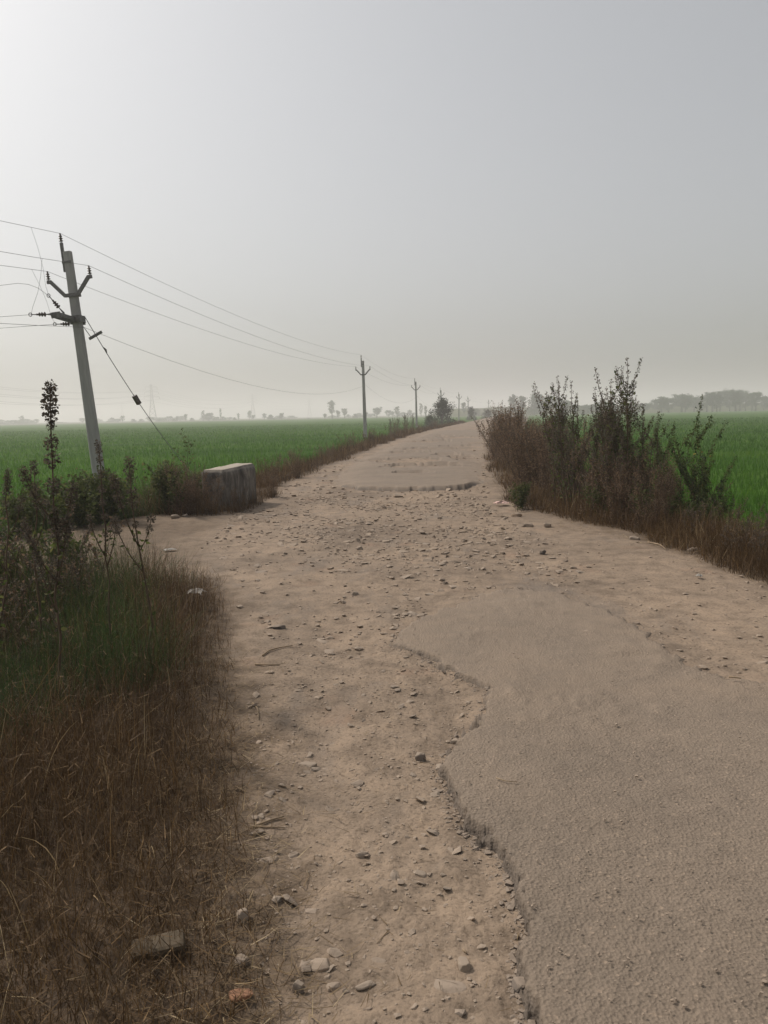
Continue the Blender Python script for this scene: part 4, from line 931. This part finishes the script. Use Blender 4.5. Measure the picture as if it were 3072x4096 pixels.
near_weed(204, 1545, 3.9, 5, 'tallest dried weed with stacked seed clusters beside the dirt track', {
    'main': [(1.0, .026), (.975, .036), (.945, .042), (.915, .034), (.885, .02), (.835, .034), (.785, .036), (.71, .036), (.69, .022), (.625, .034), (.60, .03), (.57, .03), (.545, .02), (.48, .03), (.43, .028)],
    'side': [(.60, math.pi, .30, .75, [(1, .02), (.9, .026), (.78, .026), (.6, .022), (.42, .03)]), (.55, 0, .28, .55, [(1, .022), (.86, .03), (.7, .026)]), (.42, math.pi, .34, .65, [(1, .02), (.86, .025), (.7, .024), (.55, .018)]),
             (.40, 0, .36, .35, [(1, .026), (.9, .034), (.78, .032), (.6, .022)]), (.33, math.pi, .3, .4, [(1, .026), (.85, .022), (.7, .018)])]})
near_weed(512, 1850, 4.4, 6, 'dried weed whose side shoots carry dark seed clusters near the pole foot', {
    'main': [(1.0, .03), (.965, .03), (.93, .022), (.86, .032), (.82, .03), (.72, .02)],
    'side': [(.62, math.pi, .42, .45, [(1, .026), (.9, .026), (.75, .03), (.6, .02)]), (.6, 0, .2, .6, [(1, .026), (.7, .022)]), (.5, math.pi, .35, .7, [(1, .02), (.8, .024)])]})
near_weed(395, 1775, 4.7, 7, 'slender dried weed standing in front of the leaning pole', {
    'main': [(1.0, .022), (.97, .022), (.93, .02), (.87, .024), (.80, .024), (.74, .02), (.68, .022), (.6, .02)], 'side': [(.5, math.pi, .25, .5, [(1, .02), (.8, .022)]), (.45, 0, .3, .4, [(1, .022), (.8, .022)])]})
near_weed(28, 1890, 4.3, 8, 'bent dried weed next to the tallest seeded weed', {
    'main': [(1.0, .018), (.975, .022), (.945, .024), (.91, .022), (.86, .02)], 'side': [(.7, 0, .25, .6, [(1, .02), (.8, .02)]), (.55, math.pi, .25, .5, [(1, .02)])]})
near_weed(130, 1860, 4.5, 9, 'short dried weed with a single seed tip by the tallest weed', {
    'main': [(1.0, .024), (.97, .026), (.9, .02), (.87, .018)], 'side': [(.6, 0, .3, .5, [(1, .02), (.8, .02)])]})
for k in range(16):
    x, y = rng.uniform(-3.6, -1.95), rng.uniform(4.0, 6.7)
    put('dry_bush', TWIG[k % 3], MT_BROWN, 'brown twiggy weed rising out of the dead grass', 'weed', x, y, rng.uniform(0.75, 1.15), 'twiggy weeds in the dead grass')
for k in range(7):
    x, y = rng.uniform(-4.4, -2.3), rng.uniform(4.4, 7.0)
    put('leafy_weed', LEAFY[k % 4], MT_LEAFY, 'green leafy weed growing among the dead grass', 'weed', x, y, rng.uniform(0.6, 0.9), 'leafy weeds in the dead grass')

# ------------------------------------------------------------ litter, sticks
M['wrapper'] = mat_plain('red_white_wrapper', (0.62, 0.42, 0.36), 0.5, 0.4, 14)
M['white'] = mat_plain('white_plastic', (0.36, 0.33, 0.29), 0.6, 0.15, 14)
def crumple(name, px, py, sx, sy, h, mat, label, seed):
    x, y = site(px, py, 0.03); r = np.random.default_rng(seed); n = 7; Vv = []
    for j in range(n):
        for i in range(n):
            u, v = i / (n - 1) - 0.5, j / (n - 1) - 0.5
            Vv.append((u * sx + r.normal() * sx * 0.05, v * sy + r.normal() * sy * 0.06, h * (0.5 + 0.5 * r.random()) * (1 - 1.6 * max(abs(u), abs(v)) ** 2) + 0.004))
    F = [(j * n + i, j * n + i + 1, (j + 1) * n + i + 1, (j + 1) * n + i) for j in range(n - 1) for i in range(n - 1)]
    o = obj(name, mesh_np(name, Vv, F, smooth=False), mat, None, (x, y, gz(x, y))); o.modifiers.new('thickness', 'SOLIDIFY').thickness = 0.003
    o.rotation_euler = (0, 0, r.uniform(-0.4, 0.4)); return tag(o, label, 'litter')
crumple('wrapper', 2005, 2016, 0.23, 0.16, 0.10, M['wrapper'], 'crumpled red and white wrapper lying on the dirt near the thicket', 1)
crumple('plastic_scrap', 2797, 2300, 0.05, 0.05, 0.045, M['white'], 'tiny white plastic scrap on the bare dusty margin', 2)
x, y = site(785, 2420, 0.1); o = crumple('plastic_bag', 785, 2420, 0.13, 0.10, 0.08, M['white'], 'torn whitish plastic bag caught in the dead grass', 3); o.location.z += 0.10
crumple('plastic_scrap', 680, 2195, 0.14, 0.09, 0.04, M['white'], 'pale scrap lying on the side track', 4)
M['stick'] = mat_plain('stick', (0.27, 0.2, 0.13), 0.85, 0.25, 12)
def stick(marks, rad, label):
    pts = []
    for px, py in marks:
        x, y = site(px, py, 0.015); pts.append(Vector((x, y, surf_z(x, y) + rad * 1.3)))
    tag(MB().tube(pts, list(np.linspace(rad, rad * 0.55, len(pts))), 6).build('stick', M['stick'], smooth=True), label, 'stick')
stick([(1050, 2612), (1075, 2588), (1120, 2575), (1170, 2566)], 0.006, 'curved pale stick on the dirt beside the dead grass')
stick([(1020, 2652), (1070, 2656), (1120, 2657)], 0.006, 'straight stick pointing out of the dead grass')
stick([(1020, 3282), (1080, 3265), (1135, 3240)], 0.005, 'forked straw twig above the pale slab stone')
stick([(1000, 3285), (1075, 3283), (1140, 3283)], 0.004, 'thin straight twig above the pale slab stone')
stick([(1985, 3133), (2020, 3145), (2070, 3150)], 0.003, 'thin curved stalk lying on the asphalt')
stick([(2915, 2726), (2940, 2728), (2965, 2733)], 0.006, 'pale peg of wood lying alone on the asphalt')
stick([(1010, 2800), (1030, 2820), (1035, 2865)], 0.005, 'bent pale straw curl at the grass edge')
stick([(2700, 2165), (2790, 2168), (2850, 2172)], 0.012, 'long straight stick lying in the dead grass below the thicket')
stick([(2775, 2212), (2805, 2205), (2812, 2178)], 0.009, 'curved twig lying across the grey stone')
stick([(2590, 2172), (2640, 2180), (2665, 2202)], 0.010, 'hooked pale straw at the road margin')
stick([(1853, 3760), (1866, 3775)], 0.004, 'short pale straw above the oblong stone')

# ------------------------------------------------------------ trees
def tree_meshes(seed, H, Wd, trunk_f=0.3, shape='round', nleaf=1500, leaf=0.35):
    global rng
    keep = rng; rng = np.random.default_rng(seed); mb = MB()
    tp = [np.array((0, 0, -0.3))] + [np.array((rng.normal() * 0.03 * H * k / 5, rng.normal() * 0.03 * H * k / 5, H * 0.75 * k / 5)) for k in range(1, 6)]
    mb.tube(tp, list(np.linspace(0.035 * H + 0.05, 0.03, 6)), 7)
    cen = []; 
    nlimb = 14
    for k in range(nlimb):
        t = trunk_f + (0.98 - trunk_f) * k / (nlimb - 1); b0 = along(tp, min(1, t / 0.98)); az = 2.4 * k + rng.normal() * 0.4
        f = (t - trunk_f) / (1 - trunk_f)
        pr = {'round': math.sin(math.pi * (0.18 + 0.72 * f)), 'column': 0.6 + 0.35 * math.sin(math.pi * f), 'bush': math.cos(f * 1.35), 'high': 0.45 + 0.6 * f if f < 0.75 else 0.75}[shape]
        L = Wd * 0.5 * pr * rng.uniform(0.65, 1.1)
        lb = curve_pts(b0, az, rng.uniform(0.7, 1.25), -0.4, L, 4, 0.15); mb.tube(lb, list(np.linspace(0.012 * H, 0.01, 5)), 4)
        cen.append((lb[-1], rng.uniform(0.11, 0.2) * Wd)); cen.append((along(lb, 0.6), rng.uniform(0.10, 0.17) * Wd))
    for k in range(5): cen.append((np.array((rng.normal() * Wd * 0.1, rng.normal() * Wd * 0.1, H * rng.uniform(0.78, 0.97))), 0.13 * Wd))
    if shape == 'bush':
        for k in range(12): a_ = 6.28 * k / 12; cen.append((np.array((math.cos(a_) * Wd * 0.33, math.sin(a_) * Wd * 0.33, H * rng.uniform(0.12, 0.3))), 0.16 * Wd))
    P, T = [], []
    per = nleaf // len(cen)
    for c, r in cen:
        q = rng.normal(size=(per, 3)); q /= np.linalg.norm(q, axis=1, keepdims=True); q *= r * rng.random((per, 1)) ** 0.45; q[:, 2] *= 0.75
        P.append(c + q); T.append(np.clip(rng.normal(0.5, 0.2, per) + rng.normal() * 0.12, 0, 1))
    P = np.concatenate(P); T = np.concatenate(T); P[:, 2] = np.maximum(P[:, 2], 0.05 * H if shape == 'bush' else trunk_f * H * 0.6)
    Vv, F, TT = leaf_cloud(P, rdir(len(P), 0.1), leaf * rng.uniform(0.6, 1.3, len(P)), T, 0.65)
    out = (mb.mesh('trunk', True), mesh_np('crown', Vv, F, {'tint': TT})); rng = keep; return out
TREES = {'round': [tree_meshes(800 + i, 8, 8, 0.22, 'round', 2600, 0.42) for i in range(3)], 'column': [tree_meshes(810 + i, 9, 4, 0.2, 'column', 2000, 0.38) for i in range(2)],
         'high': [tree_meshes(820 + i, 11, 7, 0.38, 'high', 2400, 0.42) for i in range(3)], 'bush': [tree_meshes(830 + i, 5, 7, 0.05, 'bush', 2400, 0.36) for i in range(2)]}
NOM = {'round': (8, 8), 'column': (9, 4), 'high': (11, 7), 'bush': (5, 7)}
M['tree_leaf'] = mat_blade('tree_leaf', [(0.0, (0.028, 0.04, 0.018)), (0.6, (0.05, 0.068, 0.028)), (1.0, (0.085, 0.095, 0.04))], 0.3)
def tree(kind, k, x, y, H, Wd, label, group, name='tree', mat='tree_leaf'):
    t = thing(name, label, 'tree' if name == 'tree' else 'bush', (x, y, -0.7), rng.uniform(0, 6.28), group); h0, w0 = NOM[kind]
    t.scale = (Wd / w0, Wd / w0, H / h0); a, b = TREES[kind][k % len(TREES[kind])]
    obj('trunk', a, M['bark'], t); o = obj('crown', b, M[mat], t); o['kind'] = 'stuff'; return t
far = [  # px, top py, width px, distance, kind
    (12, 1690, 60, 560, 'bush'), (52, 1680, 40, 560, 'round'), (87, 1662, 28, 600, 'column'), (127, 1682, 34, 610, 'bush'), (146, 1676, 34, 610, 'round'), (190, 1682, 24, 620, 'column'), (236, 1688, 70, 640, 'bush'), (330, 1672, 40, 620, 'round'), (380, 1684, 60, 650, 'bush'),
    (440, 1682, 50, 640, 'bush'), (489, 1662, 22, 560, 'round'), (534, 1676, 26, 560, 'bush'), (564, 1676, 30, 570, 'bush'), (602, 1668, 55, 540, 'round'), (640, 1676, 40, 560, 'bush'), (697, 1675, 22, 540, 'bush'), (707, 1664, 14, 540, 'column'), (742, 1657, 22, 520, 'round'), (768, 1672, 24, 520, 'bush'),
    (811, 1638, 18, 560, 'column'), (834, 1652, 50, 520, 'round'), (866, 1668, 40, 540, 'bush'), (881, 1632, 13, 560, 'column'), (892, 1666, 30, 540, 'bush'), (938, 1670, 22, 520, 'bush'), (953, 1650, 14, 540, 'column'), (997, 1643, 24, 560, 'round'), (1012, 1660, 26, 560, 'round'), (1056, 1654, 30, 520, 'high'), (1083, 1659, 34, 490, 'bush'), (1125, 1652, 32, 490, 'round'),
    (1185, 1676, 18, 520, 'bush'), (1234, 1672, 24, 520, 'bush'), (1300, 1655, 24, 470, 'round'), (1327, 1603, 48, 460, 'high'), (1352, 1642, 26, 480, 'round'), (1378, 1632, 38, 480, 'high'), (1420, 1655, 26, 480, 'bush'), (1462, 1650, 30, 480, 'round'), (1507, 1630, 56, 460, 'round'), (1552, 1640, 34, 500, 'round'), (1588, 1622, 28, 470, 'column'), (1570, 1645, 30, 520, 'round'), (1684, 1608, 20, 560, 'column'), (1702, 1622, 18, 520, 'column'), (1640, 1640, 26, 560, 'round'),
    (1855, 1610, 34, 480, 'high'), (1880, 1630, 30, 470, 'round'), (1905, 1636, 40, 470, 'bush')]
_r = np.random.default_rng(5)
far += [(px_, 1688 - 0.0195 * px_ - _r.uniform(-2, 10), _r.uniform(30, 80), _r.uniform(560, 720), ['bush', 'round'][int(_r.integers(2))]) for px_ in _r.uniform(0, 1650, 34)]
for k, (px, py, wp, D, kind) in enumerate(far):
    D *= 1.3 if px < 1700 else 1.0
    x, y, zt_ = bearing(px, py, D)
    lab = 'tall spreading tree standing highest on the horizon behind the poles' if px == 1327 else {'round': 'hazy rounded tree on the horizon beyond the pole field', 'column': 'hazy slim upright tree on the horizon beyond the pole field', 'bush': 'low hazy bush-like tree on the horizon beyond the pole field', 'high': 'hazy spreading tree on a bare trunk beyond the pole field'}[kind]
    tree(kind, k, x, y, zt_ + 0.7, max(1.6, wp / F_PX * D), lab, None if px == 1327 else 'hazy %s trees beyond the pole field' % {'round': 'rounded', 'column': 'slim', 'bush': 'low', 'high': 'spreading'}[kind])
# groves beyond the other field
for k in range(26):
    px = 2600 + 20.5 * k + rng.uniform(-8, 8); D = rng.uniform(420, 520)
    top = np.interp(px, [2590, 2700, 2760, 2880, 2980, 3060, 3140], [1600, 1578, 1570, 1553, 1558, 1580, 1590]) + rng.uniform(-6, 22)
    x, y, zt_ = bearing(px, top, D)
    tree(['high', 'round', 'high'][k % 3], k, x, y, zt_ + 0.7, rng.uniform(60, 95) / F_PX * D, 'leafy tree in the dark grove beyond the bright wheat', 'trees of the grove')
for k in range(16):
    px = 2060 + 34 * k + rng.uniform(-10, 10); D = rng.uniform(400, 470)
    top = np.interp(px, [2050, 2120, 2220, 2290, 2330, 2600], [1580, 1570, 1578, 1610, 1612, 1606]) + rng.uniform(0, 14)
    x, y, zt_ = bearing(px, top, D)
    tree(['round', 'high', 'bush'][k % 3], k, x, y, zt_ + 0.7, rng.uniform(50, 85) / F_PX * D, 'misty tree seen through the tall seeded weeds', 'trees behind the thicket')
# bushes along the road
M['bush_leaf'] = mat_blade('bush_leaf', [(0.0, (0.018, 0.026, 0.014)), (0.6, (0.034, 0.045, 0.022)), (1.0, (0.06, 0.068, 0.03))], 0.25)
TREES['bush'].append(tree_meshes(840, 5, 7, 0.05, 'bush', 6000, 0.22)); 
x, y, zt_ = bearing(1768, 1598, 124); t = tree('bush', 2, x, y, 4.5, 5.6, 'large round dark bush growing at the roadside between the poles', None, 'roadside_bush', 'bush_leaf')
x, y, zt_ = bearing(1886, 1632, 222); tree('bush', 2, x, y, 3.8, 3.6, 'small round bush at the foot of a distant pole', None, 'roadside_bush', 'bush_leaf')
x, y, zt_ = bearing(1950, 1645, 250); tree('bush', 2, x, y, 3.2, 4.5, 'low bush where the road disappears', None, 'roadside_bush', 'bush_leaf')
x, y, zt_ = bearing(1715, 1655, 112); tree('bush', 0, x, y, 2.0, 2.4, 'light green shrub in front of the round dark bush', None, 'roadside_bush', 'leaf_olive')

# ------------------------------------------------------------ pylons far off
def pylon_mesh():
    tower = MB(); H = 42.0
    def hw(z): return 4.2 - 3.0 * min(1, z / 26.0) if z < 26 else 1.2 - 0.5 * (z - 26) / 16
    lv = [0, 6, 11.5, 16.5, 21, 26, 29, 32, 35, 38, 42]
    cs = [(-1, -1), (1, -1), (1, 1), (-1, 1)]
    for a, b in zip(lv[:-1], lv[1:]):
        for i in range(4):
            c, d = cs[i], cs[(i + 1) % 4]; p = lambda q, z: (q[0] * hw(z), q[1] * hw(z), z)
            tower.beam(p(c, a), p(c, b), 0.32, 0.32); tower.beam(p(c, a), p(d, b), 0.16, 0.16); tower.beam(p(d, a), p(c, b), 0.16, 0.16); tower.beam(p(c, b), p(d, b), 0.16, 0.16)
    arms = []
    for z, L in ((27.5, 8.5), (33, 7.5), (38.5, 6.5)):
        for s in (-1, 1):
            m = MB(); h_ = hw(z)
            for yy in (-h_, h_):
                m.beam((s * h_, yy, z), (s * L, 0, z + 0.3), 0.2, 0.2); m.beam((s * h_, yy, z + 1.7), (s * L, 0, z + 0.3), 0.2, 0.2)
            for f in (0.33, 0.66): m.beam((s * (h_ + (L - h_) * f), h_ * (1 - f), z + 0.1), (s * (h_ + (L - h_) * f), h_ * (1 - f), z + 1.7 * (1 - f) + 0.2), 0.14, 0.14)
            arms.append((m.mesh('cross_arm'), (s * L, 0, z)))
    return tower.mesh('lattice_tower'), arms
tw, arms = pylon_mesh()
strm = MB().lathe((0, 0, -2.4), (0, 0, 1), [(0, 0.05), (0.1, 0.18), (2.2, 0.18), (2.3, 0.05)], 6).mesh('insulator_string')
pyl = []
for k, (px, py, lab) in enumerate(((604, 1537, 'nearest hazy lattice pylon, largest of the row on the horizon'), (1009, 1576, 'second faint lattice pylon along the horizon row'), (1236, 1592, 'third very faint lattice pylon on the horizon'), (486, 1607, 'barely visible thin pylon behind the largest pylon'))):
    hz = 1690 - 62 * px / 3072.0; D = 40.5 * F_PX / (hz - py); x, y, z = bearing(px, py, D)
    t = thing('transmission_pylon', lab, 'pylon', (x, y, -0.72), R(20), 'pylons on the horizon')
    obj('lattice_tower', tw, M['steel'], t)
    for am, tip in arms:
        a = obj('cross_arm', am, M['steel'], t); obj('insulator_string', strm, M['porcelain'], a, tip)
    pyl.append((x, y))
def pw(i, L, z): 
    c, s = math.cos(R(20)), math.sin(R(20)); return Vector((pyl[i][0] + L * c, pyl[i][1] + L * s, z - 3.1))
for L, z, lab in ((-8.5, 27.5, 'low outer'), (8.5, 27.5, 'low inner'), (-7.5, 33, 'middle outer'), (7.5, 33, 'middle inner'), (-6.5, 38.5, 'upper outer'), (6.5, 38.5, 'upper inner')):
    d0 = (Vector((*pyl[0], 0)) - Vector((*pyl[1], 0))); b = pw(0, L, z) + d0 * 1.0
    b.y = max(b.y, 400)
    pts = span(b, pw(0, L, z), 9, 16) + span(pw(0, L, z), pw(1, L, z), 9, 16)[1:] + span(pw(1, L, z), pw(2, L, z), 9, 12)[1:]
    tag(MB().tube(pts, 0.09, 4).build('transmission_cable', M['wire'], smooth=True), lab + ' cable strung between the hazy lattice pylons', 'cable', 'cables of the pylon line')

# ------------------------------------------------------------ haze: the air itself
hm = bpy.data.materials.new('haze'); hm.use_nodes = True; hn = hm.node_tree.nodes; hn.clear()
pv = hn.new('ShaderNodeVolumePrincipled'); pv.inputs['Color'].default_value = (0.985, 0.965, 0.955, 1); pv.inputs['Density'].default_value = HAZE_DENSITY; pv.inputs['Anisotropy'].default_value = 0.25
ho = hn.new('ShaderNodeOutputMaterial'); hm.node_tree.links.new(pv.outputs[0], ho.inputs['Volume'])
mb = MB().add([(-3300, -400, -1.9), (3300, -400, -1.9), (3300, 4100, -1.9), (-3300, 4100, -1.9), (-3300, -400, 44), (3300, -400, 44), (3300, 4100, 44), (-3300, 4100, 44)], [(3, 2, 1, 0), (4, 5, 6, 7), (0, 1, 5, 4), (1, 2, 6, 5), (2, 3, 7, 6), (3, 0, 4, 7)])
tag(mb.build('haze', hm), 'pale winter haze lying over the fields', 'haze', kind='stuff')
